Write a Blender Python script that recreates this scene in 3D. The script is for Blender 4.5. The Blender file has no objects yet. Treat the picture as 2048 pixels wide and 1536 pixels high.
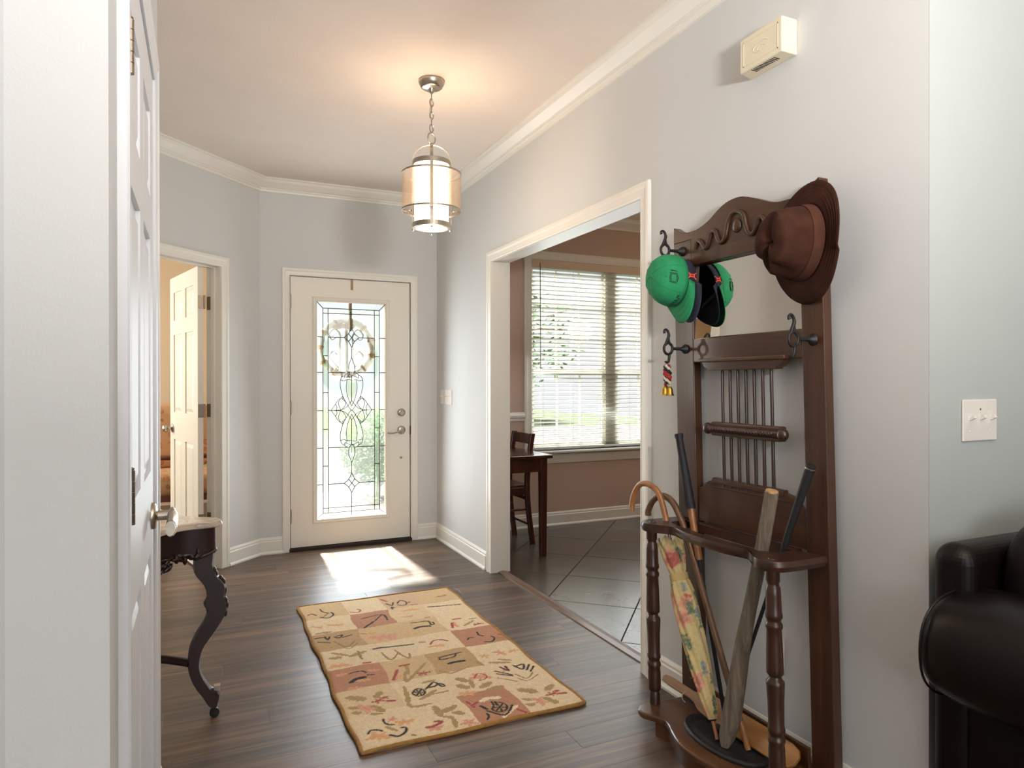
import bpy, bmesh, math, random
import numpy as np
from mathutils import Vector, Matrix
from math import radians as R, sin, cos, pi, tan, atan2, sqrt

# ---------------------------------------------------------------- scene, camera, world, lights, exposure
scene = bpy.context.scene
COL = scene.collection
rnd = random.Random(7)

FPX, YAW, PITCH, ROLL, CAMH = 1355.7, 24.643, -0.134, -0.050, 1.259
cam_d = bpy.data.cameras.new('camera'); cam = bpy.data.objects.new('camera', cam_d); COL.objects.link(cam)
cam_d.sensor_fit = 'HORIZONTAL'; cam_d.sensor_width = 36.0; cam_d.lens = 36.0 * FPX / 2048.0
cam_d.clip_start = 0.02; cam_d.clip_end = 300
cam.location = (0, 0, CAMH)
cam.rotation_euler = (Matrix.Rotation(R(-YAW), 4, 'Z') @ Matrix.Rotation(R(90 + PITCH), 4, 'X') @ Matrix.Rotation(R(ROLL), 4, 'Z')).to_euler()
scene.camera = cam

world = bpy.data.worlds.new('sky'); scene.world = world; world.use_nodes = True
wn = world.node_tree.nodes; wl = world.node_tree.links; wn.clear()
wo = wn.new('ShaderNodeOutputWorld'); wb = wn.new('ShaderNodeBackground')
tc = wn.new('ShaderNodeTexCoord'); sp = wn.new('ShaderNodeSeparateXYZ'); rmp = wn.new('ShaderNodeValToRGB')
wl.new(tc.outputs['Generated'], sp.inputs[0]); wl.new(sp.outputs['Z'], rmp.inputs[0])
rmp.color_ramp.elements[0].position = 0.0; rmp.color_ramp.elements[0].color = (0.95, 0.97, 1.0, 1)
rmp.color_ramp.elements[1].position = 0.8; rmp.color_ramp.elements[1].color = (0.72, 0.85, 1.0, 1)
wl.new(rmp.outputs[0], wb.inputs[0]); wb.inputs[1].default_value = 1.05
wl.new(wb.outputs[0], wo.inputs[0])

def light(kind, name, loc, energy, color=(1, 1, 1), target=None, size=1.0, size_y=None, spot=None, blend=0.5):
    d = bpy.data.lights.new(name, kind); d.energy = energy; d.color = color
    if kind == 'AREA':
        d.size = size
        if size_y: d.shape = 'RECTANGLE'; d.size_y = size_y
    elif kind == 'SUN': d.angle = size
    elif kind == 'SPOT': d.spot_size = spot; d.spot_blend = blend; d.shadow_soft_size = size
    else: d.shadow_soft_size = size
    o = bpy.data.objects.new(name, d); o.location = loc; COL.objects.link(o)
    if target is not None:
        o.rotation_euler = (Vector(target) - Vector(loc)).to_track_quat('-Z', 'Y').to_euler()
    return o

# the sun stands over the front of the house and falls through the door glass onto the floor
light('SUN', 'sun', (1.2, 12, 14), 80.0, (1.0, 0.97, 0.93), target=(1.2 + 0.05, 12 - 7.0, 14 - 11.0), size=R(3.5))
# daylight of the big living room windows behind the camera
light('AREA', 'living_room_daylight', (-0.2, -3.7, 1.6), 92.0, (0.9, 0.96, 1.0), target=(0.3, 3.0, 1.2), size=3.2, size_y=1.9)
light('AREA', 'flash_bounce', (0.8, -0.7, 1.75), 118.0, (1.0, 0.965, 0.94), target=(0.95, -0.3, 2.75), size=0.3)
# daylight at the front door and the dining window (each just inside the glass), added fill in the bedroom
light('AREA', 'dining_window_daylight', (3.4, 5.02, 1.55), 24.0, (0.9, 0.96, 1.0), target=(2.9, 3.0, 0.5), size=1.6, size_y=1.5)
light('AREA', 'front_door_daylight', (1.06, 5.16, 1.05), 22.0, (0.86, 0.94, 1.0), target=(0.9, 2.5, 0.9), size=0.5, size_y=1.6)
light('POINT', 'dining_lamp', (4.3, 3.4, 1.9), 22.0, (1.0, 0.74, 0.5), size=0.15)
light('AREA', 'bedroom_daylight_fill', (-2.9, 6.6, 1.6), 115.0, (1.0, 0.95, 0.84), target=(-0.2, 5.4, 1.3), size=1.3, size_y=1.2)

scene.view_settings.view_transform = 'Standard'; scene.view_settings.look = 'None'
scene.view_settings.gamma = 1.0; scene.view_settings.use_curve_mapping = False
scene.view_settings.exposure = 0.0
scene.cycles.use_denoising = True
scene.cycles.max_bounces = 10; scene.cycles.diffuse_bounces = 5; scene.cycles.glossy_bounces = 4
scene.cycles.transparent_max_bounces = 24; scene.cycles.transmission_bounces = 6
scene.cycles.sample_clamp_indirect = 6.0; scene.cycles.caustics_reflective = False; scene.cycles.caustics_refractive = False

# ---------------------------------------------------------------- materials
def lin(c):
    if max(c) > 1.0: c = [x / 255 for x in c]
    return tuple([(x / 12.92 if x <= 0.04045 else ((x + 0.055) / 1.055) ** 2.4) for x in c[:3]]) + (1.0,)

class NT:
    def __init__(s, name):
        s.m = bpy.data.materials.new(name); s.m.use_nodes = True
        s.t = s.m.node_tree; s.n = s.t.nodes; s.l = s.t.links; s.n.clear()
        s.out = s.n.new('ShaderNodeOutputMaterial'); s.b = s.n.new('ShaderNodeBsdfPrincipled')
        s.l.new(s.b.outputs[0], s.out.inputs[0])
    def coords(s, scale=(1, 1, 1), kind='Object', rot=(0, 0, 0), rand=False):
        tc = s.n.new('ShaderNodeTexCoord'); mp = s.n.new('ShaderNodeMapping')
        s.l.new(tc.outputs[kind], mp.inputs[0]); mp.inputs['Scale'].default_value = scale
        mp.inputs['Rotation'].default_value = rot
        if rand:
            oi = s.n.new('ShaderNodeObjectInfo'); mu = s.n.new('ShaderNodeMath'); mu.operation = 'MULTIPLY'
            mu.inputs[1].default_value = 37.0; s.l.new(oi.outputs['Random'], mu.inputs[0])
            s.l.new(mu.outputs[0], mp.inputs['Location'])
        return mp.outputs[0]
    def noise(s, vec, scale, detail=4, rough=0.55, dist=0.0):
        n = s.n.new('ShaderNodeTexNoise'); s.l.new(vec, n.inputs['Vector'])
        n.inputs['Scale'].default_value = scale; n.inputs['Detail'].default_value = detail
        n.inputs['Roughness'].default_value = rough; n.inputs['Distortion'].default_value = dist
        return n.outputs['Fac']
    def ramp(s, fac, stops):
        r = s.n.new('ShaderNodeValToRGB'); s.l.new(fac, r.inputs[0]); e = r.color_ramp.elements
        while len(e) < len(stops): e.new(0.5)
        for k, (p, c) in enumerate(stops): e[k].position = p; e[k].color = c
        return r.outputs[0]
    def mix(s, fac, a, b, blend='MIX'):
        m = s.n.new('ShaderNodeMix'); m.data_type = 'RGBA'; m.blend_type = blend
        for sock, v in ((m.inputs[0], fac), (m.inputs[6], a), (m.inputs[7], b)):
            if isinstance(v, (int, float)): sock.default_value = v
            elif isinstance(v, tuple): sock.default_value = v
            else: s.l.new(v, sock)
        return m.outputs[2]
    def bump(s, h, strength=0.2, dist=0.002):
        b = s.n.new('ShaderNodeBump'); b.inputs['Strength'].default_value = strength; b.inputs['Distance'].default_value = dist
        s.l.new(h, b.inputs['Height']); s.l.new(b.outputs[0], s.b.inputs['Normal'])
    def set(s, col=None, rough=None, metal=None, coat=None, spec=None, emit=None, estr=None):
        if col is not None:
            if isinstance(col, tuple): s.b.inputs['Base Color'].default_value = col
            else: s.l.new(col, s.b.inputs['Base Color'])
        if rough is not None: s.b.inputs['Roughness'].default_value = rough
        if metal is not None: s.b.inputs['Metallic'].default_value = metal
        if coat is not None: s.b.inputs['Coat Weight'].default_value = coat; s.b.inputs['Coat Roughness'].default_value = 0.12
        if spec is not None: s.b.inputs['Specular IOR Level'].default_value = spec
        if emit is not None: s.b.inputs['Emission Color'].default_value = emit; s.b.inputs['Emission Strength'].default_value = estr
        return s.m

def plain(name, c, rough=0.5, metal=0.0, var=0.06, vs=8.0, bs=None, bstr=0.1, coat=None, spec=None, bd=0.002):
    t = NT(name); c = lin(c); v = t.coords()
    f = t.noise(v, vs, 3)
    a = tuple(min(1, x * (1 + var)) for x in c[:3]) + (1,); b = tuple(x * (1 - var) for x in c[:3]) + (1,)
    t.set(t.ramp(f, [(0.3, b), (0.7, a)]), rough, metal, coat, spec)
    if bs: t.bump(t.noise(v, bs, 2), bstr, bd)
    return t.m

def wood(name, dark, mid, light_, rough=0.35, axis='z', coat=0.2, scale=1.0, streak=18.0, rand=False):
    t = NT(name)
    s = {'x': (0.06, 1, 1), 'y': (1, 0.06, 1), 'z': (1, 1, 0.06)}[axis]
    v = t.coords(tuple(q * scale for q in s), rand=rand)
    f = t.noise(v, streak, 6, 0.6, 0.6); g = t.noise(v, streak * 6, 3, 0.6)
    m = t.ramp(f, [(0.25, lin(dark)), (0.5, lin(mid)), (0.75, lin(light_))])
    m2 = t.mix(0.25, m, t.ramp(g, [(0.3, lin(dark)), (0.7, lin(light_))]))
    t.set(m2, rough, 0.0, coat); t.bump(g, 0.08, 0.001)
    return t.m

M = {}
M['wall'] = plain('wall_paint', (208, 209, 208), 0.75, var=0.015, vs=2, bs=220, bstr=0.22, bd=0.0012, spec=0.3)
M['wall_living'] = plain('living_wall_paint_dim', (172, 178, 175), 0.75, var=0.012, vs=2, bs=220, bstr=0.22, bd=0.0012, spec=0.3)  # same paint as the near wall, darkened to offset the strong flash on it
M['wall_near'] = plain('living_wall_paint_lit', (196, 198, 199), 0.75, var=0.012, vs=2, bs=220, bstr=0.22, bd=0.0012, spec=0.3)  # lighter copy of the living wall paint, the near wall's brightness in its colour
M['wall_dining'] = plain('wall_paint_dining_dim', (196, 172, 156), 0.75, var=0.015, vs=2, bs=220, bstr=0.2, bd=0.0012, spec=0.3)  # foyer paint turned browner and darker, the room's weaker light put into the colour
M['wall_bed'] = plain('bedroom_wall_paint', (214, 196, 170), 0.75, var=0.015, vs=2)
M['ceil'] = plain('ceiling_texture', (232, 222, 212), 0.85, var=0.02, vs=3, bs=90, bstr=0.5, bd=0.003, spec=0.2)
M['trim'] = plain('trim_paint', (230, 226, 217), 0.38, var=0.01, vs=4)
M['door'] = plain('door_paint', (230, 225, 213), 0.42, var=0.012, vs=5)
M['door_white'] = plain('closet_door_paint', (222, 224, 228), 0.4, var=0.012, vs=5)
M['plate'] = plain('plate_plastic', (232, 226, 218), 0.35, var=0.005)
M['ivory'] = plain('ivory_plastic', (226, 216, 190), 0.45, var=0.01)
M['dark'] = plain('dark_gap', (40, 30, 26), 0.8)
M['nickel'] = plain('brushed_nickel', (176, 166, 152), 0.3, 1.0, var=0.08, vs=60)
M['hinge'] = plain('hinge_metal', (150, 140, 128), 0.4, 1.0, var=0.1, vs=60)
M['iron'] = plain('black_iron', (34, 32, 33), 0.5, 0.4, var=0.2, vs=30, bs=120, bstr=0.2)
M['pan'] = plain('cast_iron', (36, 35, 35), 0.55, 0.3, var=0.25, vs=40, bs=80, bstr=0.4)
M['brass'] = plain('brass', (196, 158, 72), 0.28, 1.0, var=0.15, vs=40)
M['rubber'] = plain('black_rubber', (24, 24, 27), 0.65, var=0.15, vs=60, bs=300, bstr=0.4)
M['leading'] = plain('lead_came', (78, 76, 78), 0.5, 0.6)
M['blind'] = plain('blind_slat', (206, 207, 202), 0.45, var=0.02)
M['blind_valance'] = plain('blind_valance_paint', (220, 196, 172), 0.45, var=0.02)
M['vinyl'] = plain('window_vinyl', (206, 204, 190), 0.45, var=0.01)
M['stand'] = wood('stand_wood', (38, 19, 9), (62, 35, 18), (80, 48, 27), 0.38, 'z', 0.25)
M['stand_h'] = wood('stand_wood_across', (40, 20, 9), (66, 37, 19), (84, 51, 28), 0.38, 'y', 0.25)
M['turned'] = wood('turned_wood', (34, 18, 11), (54, 30, 20), (70, 42, 29), 0.34, 'z', 0.18)
M['platform'] = wood('platform_wood', (54, 31, 17), (82, 50, 28), (106, 70, 42), 0.32, 'y', 0.35)
M['rosewood'] = wood('dark_mahogany', (18, 7, 7), (34, 12, 11), (52, 21, 18), 0.42, 'z', 0.15)
M['dining_wood'] = wood('dining_wood', (38, 16, 10), (66, 30, 18), (96, 50, 28), 0.35, 'z', 0.25)
M['dining_top'] = wood('dining_top_wood', (44, 18, 12), (70, 32, 20), (92, 46, 28), 0.22, 'x', 0.5)
M['cane_light'] = wood('light_cane_wood', (112, 66, 32), (156, 102, 56), (180, 128, 78), 0.35, 'z', 0.3)
M['cane_dark'] = wood('dark_cane_wood', (70, 44, 28), (106, 74, 50), (132, 98, 70), 0.4, 'z', 0.2)
M['oak'] = wood('honey_oak', (112, 72, 30), (146, 98, 46), (166, 118, 62), 0.4, 'y', 0.2)
M['weathered'] = wood('weathered_wood', (56, 48, 40), (108, 96, 82), (150, 136, 116), 0.85, 'z', 0.0, streak=70)
M['sawn'] = plain('sawn_end', (190, 150, 104), 0.7)
M['armwood'] = wood('chair_arm_wood', (70, 34, 20), (120, 66, 42), (150, 90, 60), 0.35, 'x', 0.3)
M['leather'] = plain('dark_brown_leather', (17, 10, 8), 0.36, spec=0.22, var=0.22, vs=7, bs=160, bstr=0.25, bd=0.001)
M['sofa_base'] = plain('sofa_side_fabric', (44, 40, 42), 0.8, var=0.1)
M['suede'] = plain('brown_suede', (60, 36, 27), 0.9, spec=0.1, var=0.28, vs=16, bs=90, bstr=0.4, bd=0.002)
M['suede_band'] = plain('brown_suede_band', (74, 46, 35), 0.85, spec=0.1, var=0.12, vs=20)
M['green'] = plain('green_twill', (28, 134, 84), 0.85, var=0.1, vs=30, bs=220, bstr=0.4, bd=0.0015)
M['green_bill'] = plain('green_bill_twill', (26, 128, 80), 0.85, var=0.06, vs=30, bs=220, bstr=0.4, bd=0.0015)
M['navy'] = plain('navy_twill', (28, 32, 48), 0.85, var=0.12, vs=30, bs=220, bstr=0.3)
M['greycloth'] = plain('grey_lining', (150, 150, 156), 0.85)
M['blackthread'] = plain('black_thread', (18, 30, 26), 0.8)
M['orange'] = plain('orange_red_thread', (235, 80, 60), 0.7)
M['yarn_red'] = plain('red_yarn', (150, 44, 40), 0.9, var=0.3, vs=90, bs=200, bstr=0.5)
M['yarn_black'] = plain('black_yarn', (36, 34, 42), 0.9, var=0.3, vs=90)
M['yarn_white'] = plain('white_yarn', (206, 196, 170), 0.9, var=0.2, vs=90)
M['grout'] = plain('tile_grout', (66, 56, 48), 0.9)
M['subfloor'] = plain('subfloor', (60, 48, 40), 0.8)
M['threshold'] = wood('threshold_wood', (84, 62, 50), (112, 88, 74), (134, 110, 94), 0.35, 'y', 0.2)
M['concrete'] = plain('concrete_walk', (62, 62, 62), 0.95, spec=0.0, var=0.06, vs=3)
M['lawn'] = plain('lawn_grass', (58, 64, 50), 0.95, spec=0.0, var=0.3, vs=6)
M['leaf'] = plain('leaf_green', (52, 76, 42), 0.8, spec=0.1, var=0.3, vs=2)
M['bark'] = plain('bark', (110, 92, 76), 0.9, var=0.3, vs=12)
M['burlap'] = plain('burlap', (168, 134, 96), 0.9, var=0.15, vs=60)
M['wreath'] = plain('wreath_cloth', (206, 204, 196), 0.9, var=0.12, vs=20)
M['blinddark'] = plain('blind_wand_plastic', (96, 84, 80), 0.3)

def marble():
    t = NT('white_marble'); v = t.coords((1, 1, 1))
    n = t.noise(v, 5, 8, 0.6, 2.5)
    t.set(t.ramp(n, [(0.35, lin((216, 202, 186))), (0.48, lin((206, 190, 172))), (0.52, lin((176, 160, 148))), (0.58, lin((218, 204, 188)))]), 0.22, 0, 0.3)
    return t.m
M['marble'] = marble()

def plank_mat():
    t = NT('plank_floor')
    v = t.coords((0.55, 11, 1), rand=True)
    oi = t.n.new('ShaderNodeObjectInfo')
    base = t.ramp(oi.outputs['Random'], [(0.0, lin((50, 42, 37))), (0.3, lin((92, 74, 60))), (0.5, lin((62, 54, 48))), (0.75, lin((122, 94, 73))), (1.0, lin((70, 57, 48)))])
    st = t.noise(v, 2.2, 6, 0.62, 0.25)
    strips = t.ramp(st, [(0.36, lin((36, 30, 27))), (0.46, lin((66, 55, 47))), (0.54, lin((90, 73, 59))), (0.64, lin((136, 106, 82)))])
    g = t.noise(t.coords((3, 120, 1), rand=True), 2, 4, 0.6)
    m = t.mix(0.6, base, strips); m = t.mix(0.22, m, t.ramp(g, [(0.35, lin((48, 38, 34))), (0.65, lin((124, 104, 90)))]))
    t.set(m, 0.4, 0, 0.0, 0.5); t.bump(g, 0.08, 0.0008)
    return t.m
M['plank'] = plank_mat()

def tile_mat():
    t = NT('slate_tile'); v = t.coords(rand=True)
    n = t.noise(v, 3, 8, 0.6, 0.8); oi = t.n.new('ShaderNodeObjectInfo')
    c = t.ramp(n, [(0.3, lin((60, 54, 50))), (0.55, lin((80, 72, 66))), (0.75, lin((100, 89, 80)))])
    c = t.mix(0.2, c, t.ramp(oi.outputs['Random'], [(0, lin((64, 58, 54))), (1, lin((98, 86, 75)))]))
    t.set(c, 0.26, 0, 0.0, 0.5); t.bump(t.noise(v, 14, 6, 0.6), 0.05, 0.001)
    return t.m
M['tile'] = tile_mat()

def clear_glass(name, tint=(1, 1, 1), trans=0.93, rough=0.02, bs=None):
    t = NT(name); t.n.remove(t.b)
    tr = t.n.new('ShaderNodeBsdfTransparent'); tr.inputs[0].default_value = (*tint, 1)
    gl = t.n.new('ShaderNodeBsdfGlossy'); gl.inputs['Roughness'].default_value = rough
    mx = t.n.new('ShaderNodeMixShader'); mx.inputs[0].default_value = 1 - trans
    t.l.new(tr.outputs[0], mx.inputs[1]); t.l.new(gl.outputs[0], mx.inputs[2]); t.l.new(mx.outputs[0], t.out.inputs[0])
    if bs:
        b = t.n.new('ShaderNodeBump'); b.inputs['Strength'].default_value = 0.6; b.inputs['Distance'].default_value = 0.003
        t.l.new(t.noise(t.coords(), bs, 3), b.inputs['Height']); t.l.new(b.outputs[0], gl.inputs['Normal'])
    return t.m
def textured_glass(name, tint=(0.97, 1.0, 0.98), clear=0.62, rough=0.16, bs=90, tl=0.14):
    t = NT(name); t.n.remove(t.b)
    tr = t.n.new('ShaderNodeBsdfTransparent'); tr.inputs[0].default_value = (*tint, 1)
    rf = t.n.new('ShaderNodeBsdfRefraction'); rf.inputs['Color'].default_value = (*tint, 1); rf.inputs['Roughness'].default_value = rough; rf.inputs['IOR'].default_value = 1.12
    tl_ = t.n.new('ShaderNodeBsdfTranslucent'); tl_.inputs[0].default_value = (*[x * 0.9 for x in tint], 1)
    b = t.n.new('ShaderNodeBump'); b.inputs['Strength'].default_value = 0.7; b.inputs['Distance'].default_value = 0.004
    v = t.coords(); t.l.new(t.noise(v, bs, 3), b.inputs['Height']); t.l.new(b.outputs[0], rf.inputs['Normal'])
    m1 = t.n.new('ShaderNodeMixShader'); m1.inputs[0].default_value = 1 - clear
    t.l.new(tr.outputs[0], m1.inputs[1]); t.l.new(rf.outputs[0], m1.inputs[2])
    m2 = t.n.new('ShaderNodeMixShader'); m2.inputs[0].default_value = tl
    t.l.new(m1.outputs[0], m2.inputs[1]); t.l.new(tl_.outputs[0], m2.inputs[2]); t.l.new(m2.outputs[0], t.out.inputs[0])
    return t.m
M['window_glass'] = clear_glass('window_glass')
M['bevel_glass'] = textured_glass('bevelled_glass', (0.98, 1.0, 1.0), 0.84, 0.05, 20, 0.012)
M['seedy_glass'] = textured_glass('seedy_glass', (0.97, 1.0, 0.98), 0.82, 0.18, 120, 0.02)
M['wave_glass'] = textured_glass('green_wave_glass', (0.84, 0.92, 0.84), 0.7, 0.2, 30, 0.02)
M['pale_glass'] = textured_glass('pale_olive_glass', (0.9, 0.95, 0.82), 0.7, 0.12, 40, 0.02)
M['lamp_glass'] = textured_glass('seeded_lamp_glass', (1.0, 0.94, 0.88), 0.84, 0.1, 130, 0.05)

def mirror_mat():
    t = NT('mirror_silver'); n = t.noise(t.coords(), 3, 2)
    t.set(t.ramp(n, [(0.3, (0.86, 0.84, 0.8, 1)), (0.7, (0.9, 0.88, 0.84, 1))]), 0.0, 1.0); return t.m
M['mirror'] = mirror_mat()
def emis(name, c, s, base=(240, 230, 215)):
    t = NT(name); t.set(lin(base), 0.6, 0, emit=lin(c), estr=s); return t.m
M['shade'] = emis('lamp_shade_glow', (255, 218, 184), 6.0)

def floral(name, base, spots, scale=7.0):
    t = NT(name); v = t.coords()
    n0 = t.noise(v, scale, 2, 0.5, 1.2)
    vo = t.n.new('ShaderNodeTexVoronoi'); vo.inputs['Scale'].default_value = scale * 1.6; t.l.new(v, vo.inputs['Vector'])
    c = t.ramp(vo.outputs['Distance'], [(0.0, lin(spots[0])), (0.28, lin(spots[1])), (0.36, lin(spots[2])), (0.44, lin(base))])
    m = t.mix(t.ramp(n0, [(0.45, (0, 0, 0, 1)), (0.55, (1, 1, 1, 1))]), lin(base), c)
    t.set(m, 0.9); t.bump(t.noise(v, 200, 2), 0.2, 0.001); return t.m
M['floral_chair'] = floral('floral_upholstery', (206, 166, 128), [(196, 104, 78), (214, 142, 98), (150, 124, 80)], 9)

def vcol(name, attr='Col', rough=0.9, bs=260, bstr=0.5, bd=0.002):
    t = NT(name); a = t.n.new('ShaderNodeAttribute'); a.attribute_name = attr
    v = t.coords(); n = t.noise(v, 55, 3)
    m = t.mix(1.0, a.outputs['Color'], t.ramp(n, [(0.3, (0.86, 0.86, 0.86, 1)), (0.7, (1, 1, 1, 1))]), 'MULTIPLY')
    t.set(m, rough); t.bump(t.noise(v, bs, 2), bstr, bd); return t.m
M['rug'] = vcol('hooked_wool', bs=240, bstr=0.8)
M['rug_edge'] = plain('rug_edge_wool', (150, 110, 56), 0.95, var=0.2, vs=50, bs=220, bstr=0.8)
M['rug_back'] = plain('rug_backing', (196, 182, 160), 0.95)
M['umbrella'] = vcol('umbrella_cloth', rough=0.75, bs=60, bstr=0.2)

# ---------------------------------------------------------------- geometry helpers
WL = {}
class MB:
    """collects shapes in world metres and links them as one mesh object"""
    def __init__(s): s.v = []; s.f = []; s.sm = []; s.M = None
    def add(s, vs, fs, smooth=False):
        b = len(s.v)
        for p in vs:
            p = Vector(p)
            s.v.append(tuple(s.M @ p) if s.M is not None else tuple(p))
        for f in fs: s.f.append(tuple(b + i for i in f)); s.sm.append(smooth)
        return s
    def box(s, x0, x1, y0, y1, z0, z1):
        vs = [(x, y, z) for z in (z0, z1) for y in (y0, y1) for x in (x0, x1)]
        return s.add(vs, [(0, 2, 3, 1), (4, 5, 7, 6), (0, 1, 5, 4), (2, 6, 7, 3), (0, 4, 6, 2), (1, 3, 7, 5)])
    def prism(s, pts, a, b, axis='x', smooth=False):
        """polygon pts in the two other axes (in order xyz), extruded from a to b"""
        n = len(pts)
        def mk(p, t): return {'x': (t, p[0], p[1]), 'y': (p[0], t, p[1]), 'z': (p[0], p[1], t)}[axis]
        vs = [mk(p, a) for p in pts] + [mk(p, b) for p in pts]
        fs = [tuple(range(n))[::-1], tuple(range(n, 2 * n))]
        s.add(vs, fs, False)
        base = len(s.v) - 2 * n
        for i in range(n):
            j = (i + 1) % n; s.f.append((base + i, base + j, base + n + j, base + n + i)); s.sm.append(smooth)
        return s
    def lathe(s, prof, c=(0, 0, 0), d=(0, 0, 1), n=24, cap=True, smooth=True):
        d = Vector(d).normalized(); u = d.orthogonal().normalized(); w = d.cross(u); c = Vector(c)
        vs = []
        for r, h in prof:
            for k in range(n):
                a = 2 * pi * k / n; vs.append(c + d * h + (u * cos(a) + w * sin(a)) * max(r, 1e-5))
        fs = [(i * n + k, i * n + (k + 1) % n, (i + 1) * n + (k + 1) % n, (i + 1) * n + k) for i in range(len(prof) - 1) for k in range(n)]
        s.add(vs, fs, smooth)
        if cap:
            b = len(s.v) - len(vs)
            s.f.append(tuple(b + k for k in range(n))[::-1]); s.sm.append(False)
            e = b + (len(prof) - 1) * n; s.f.append(tuple(e + k for k in range(n))); s.sm.append(False)
        return s
    def tube(s, pts, r, n=8, closed=False, flat=1.0, up=None, cap=True):
        pts = [Vector(p) for p in pts]; m = len(pts)
        rs = r if isinstance(r, (list, tuple)) else [r] * m
        vs = []; prev = None
        for i, p in enumerate(pts):
            if closed: t = pts[(i + 1) % m] - pts[i - 1]
            else: t = pts[min(i + 1, m - 1)] - pts[max(i - 1, 0)]
            t = t.normalized() if t.length > 1e-9 else Vector((0, 0, 1))
            if up is not None: u = Vector(up); u = (u - t * u.dot(t)); u = u.normalized() if u.length > 1e-6 else t.orthogonal().normalized()
            elif prev is None: u = t.orthogonal().normalized()
            else:
                u = prev - t * prev.dot(t); u = u.normalized() if u.length > 1e-6 else t.orthogonal().normalized()
            prev = u; w = t.cross(u)
            for k in range(n):
                a = 2 * pi * k / n; vs.append(p + (u * cos(a) + w * sin(a) * flat) * rs[i])
        fs = []
        for i in range(m if closed else m - 1):
            j = (i + 1) % m
            for k in range(n): fs.append((i * n + k, i * n + (k + 1) % n, j * n + (k + 1) % n, j * n + k))
        s.add(vs, fs, True)
        if cap and not closed:
            b = len(s.v) - len(vs)
            s.f.append(tuple(b + k for k in range(n))[::-1]); s.sm.append(False)
            s.f.append(tuple(b + (m - 1) * n + k for k in range(n))); s.sm.append(False)
        return s
    def grid(s, fn, nu, nv, smooth=True, closed_u=False):
        vs = [fn(i / (nu if closed_u else nu - 1), j / (nv - 1)) for j in range(nv) for i in range(nu)]
        fs = []
        for j in range(nv - 1):
            for i in range(nu if closed_u else nu - 1):
                k = (i + 1) % nu; fs.append((j * nu + i, j * nu + k, (j + 1) * nu + k, (j + 1) * nu + i))
        return s.add(vs, fs, smooth)
    def ball(s, c, rx, ry=None, rz=None, nu=16, nv=10, ax=None):
        ry = ry or rx; rz = rz or rx; c = Vector(c)
        A = ax if ax else (Vector((1, 0, 0)), Vector((0, 1, 0)), Vector((0, 0, 1)))
        def fn(u, v):
            a = 2 * pi * u; b = -pi / 2 + pi * v
            return c + A[0] * rx * cos(b) * cos(a) + A[1] * ry * cos(b) * sin(a) + A[2] * rz * sin(b)
        return s.grid(fn, nu, nv, True, True)
    def sweep(s, path, prof, side=1, closed=False):
        """moulding: prof = [(distance from wall, z)], path = 2D points; side=+1 left of travel is the room"""
        P = [Vector((p[0], p[1])) for p in path]; m = len(P); k = len(prof); vs = []
        for i in range(m):
            def nrm(a, b): d = (b - a).normalized(); return Vector((-d.y, d.x)) * side
            if closed or 0 < i < m - 1: n1 = nrm(P[i - 1], P[i]); n2 = nrm(P[i], P[(i + 1) % m])
            elif i == 0: n1 = n2 = nrm(P[0], P[1])
            else: n1 = n2 = nrm(P[-2], P[-1])
            mt = (n1 + n2) / (1 + n1.dot(n2))
            for d, z in prof: vs.append((P[i].x + mt.x * d, P[i].y + mt.y * d, z))
        fs = []
        for i in range(m if closed else m - 1):
            j = (i + 1) % m
            for q in range(k): r_ = (q + 1) % k; fs.append((i * k + q, j * k + q, j * k + r_, i * k + r_))
        if not closed: fs += [tuple(range(k))[::-1], tuple((m - 1) * k + q for q in range(k))]
        return s.add(vs, fs, False)
    def build(s, name, mat, parent=None, bevel=None, seg=2, label=None, cat=None, kind=None, group=None, subsurf=0, weld=False, origin=None):
        me = bpy.data.meshes.new(name)
        vs = np.array(s.v, dtype=float)
        if origin is None:
            if parent is not None: org = np.array(WL[parent.name])
            elif len(vs):
                lo = vs.min(0); hi = vs.max(0); org = np.array([(lo[0] + hi[0]) / 2, (lo[1] + hi[1]) / 2, lo[2]])
            else: org = np.zeros(3)
        else: org = np.array(origin, dtype=float)
        me.from_pydata([tuple(p) for p in (vs - org)], [], s.f)
        me.polygons.foreach_set('use_smooth', s.sm)
        if isinstance(mat, (list, tuple)):
            for q in mat: me.materials.append(q)
        else: me.materials.append(mat)
        bm = bmesh.new(); bm.from_mesh(me)
        if weld: bmesh.ops.remove_doubles(bm, verts=bm.verts, dist=1e-5)
        bmesh.ops.recalc_face_normals(bm, faces=bm.faces)
        bm.to_mesh(me); bm.free(); me.update()
        if any(s.sm): me.set_sharp_from_angle(angle=R(48)); me.polygons.foreach_set('use_smooth', s.sm)
        o = bpy.data.objects.new(name, me); COL.objects.link(o)
        po = np.array(WL[parent.name]) if parent is not None else np.zeros(3)
        o.location = tuple(org - po); WL[o.name] = tuple(org)
        if parent is not None: o.parent = parent
        if bevel:
            b = o.modifiers.new('bevel', 'BEVEL'); b.width = bevel; b.segments = seg; b.limit_method = 'ANGLE'; b.angle_limit = R(35)
        if subsurf:
            b = o.modifiers.new('subsurf', 'SUBSURF'); b.levels = subsurf; b.render_levels = subsurf
        tag(o, label, cat, kind, group)
        return o

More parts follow.
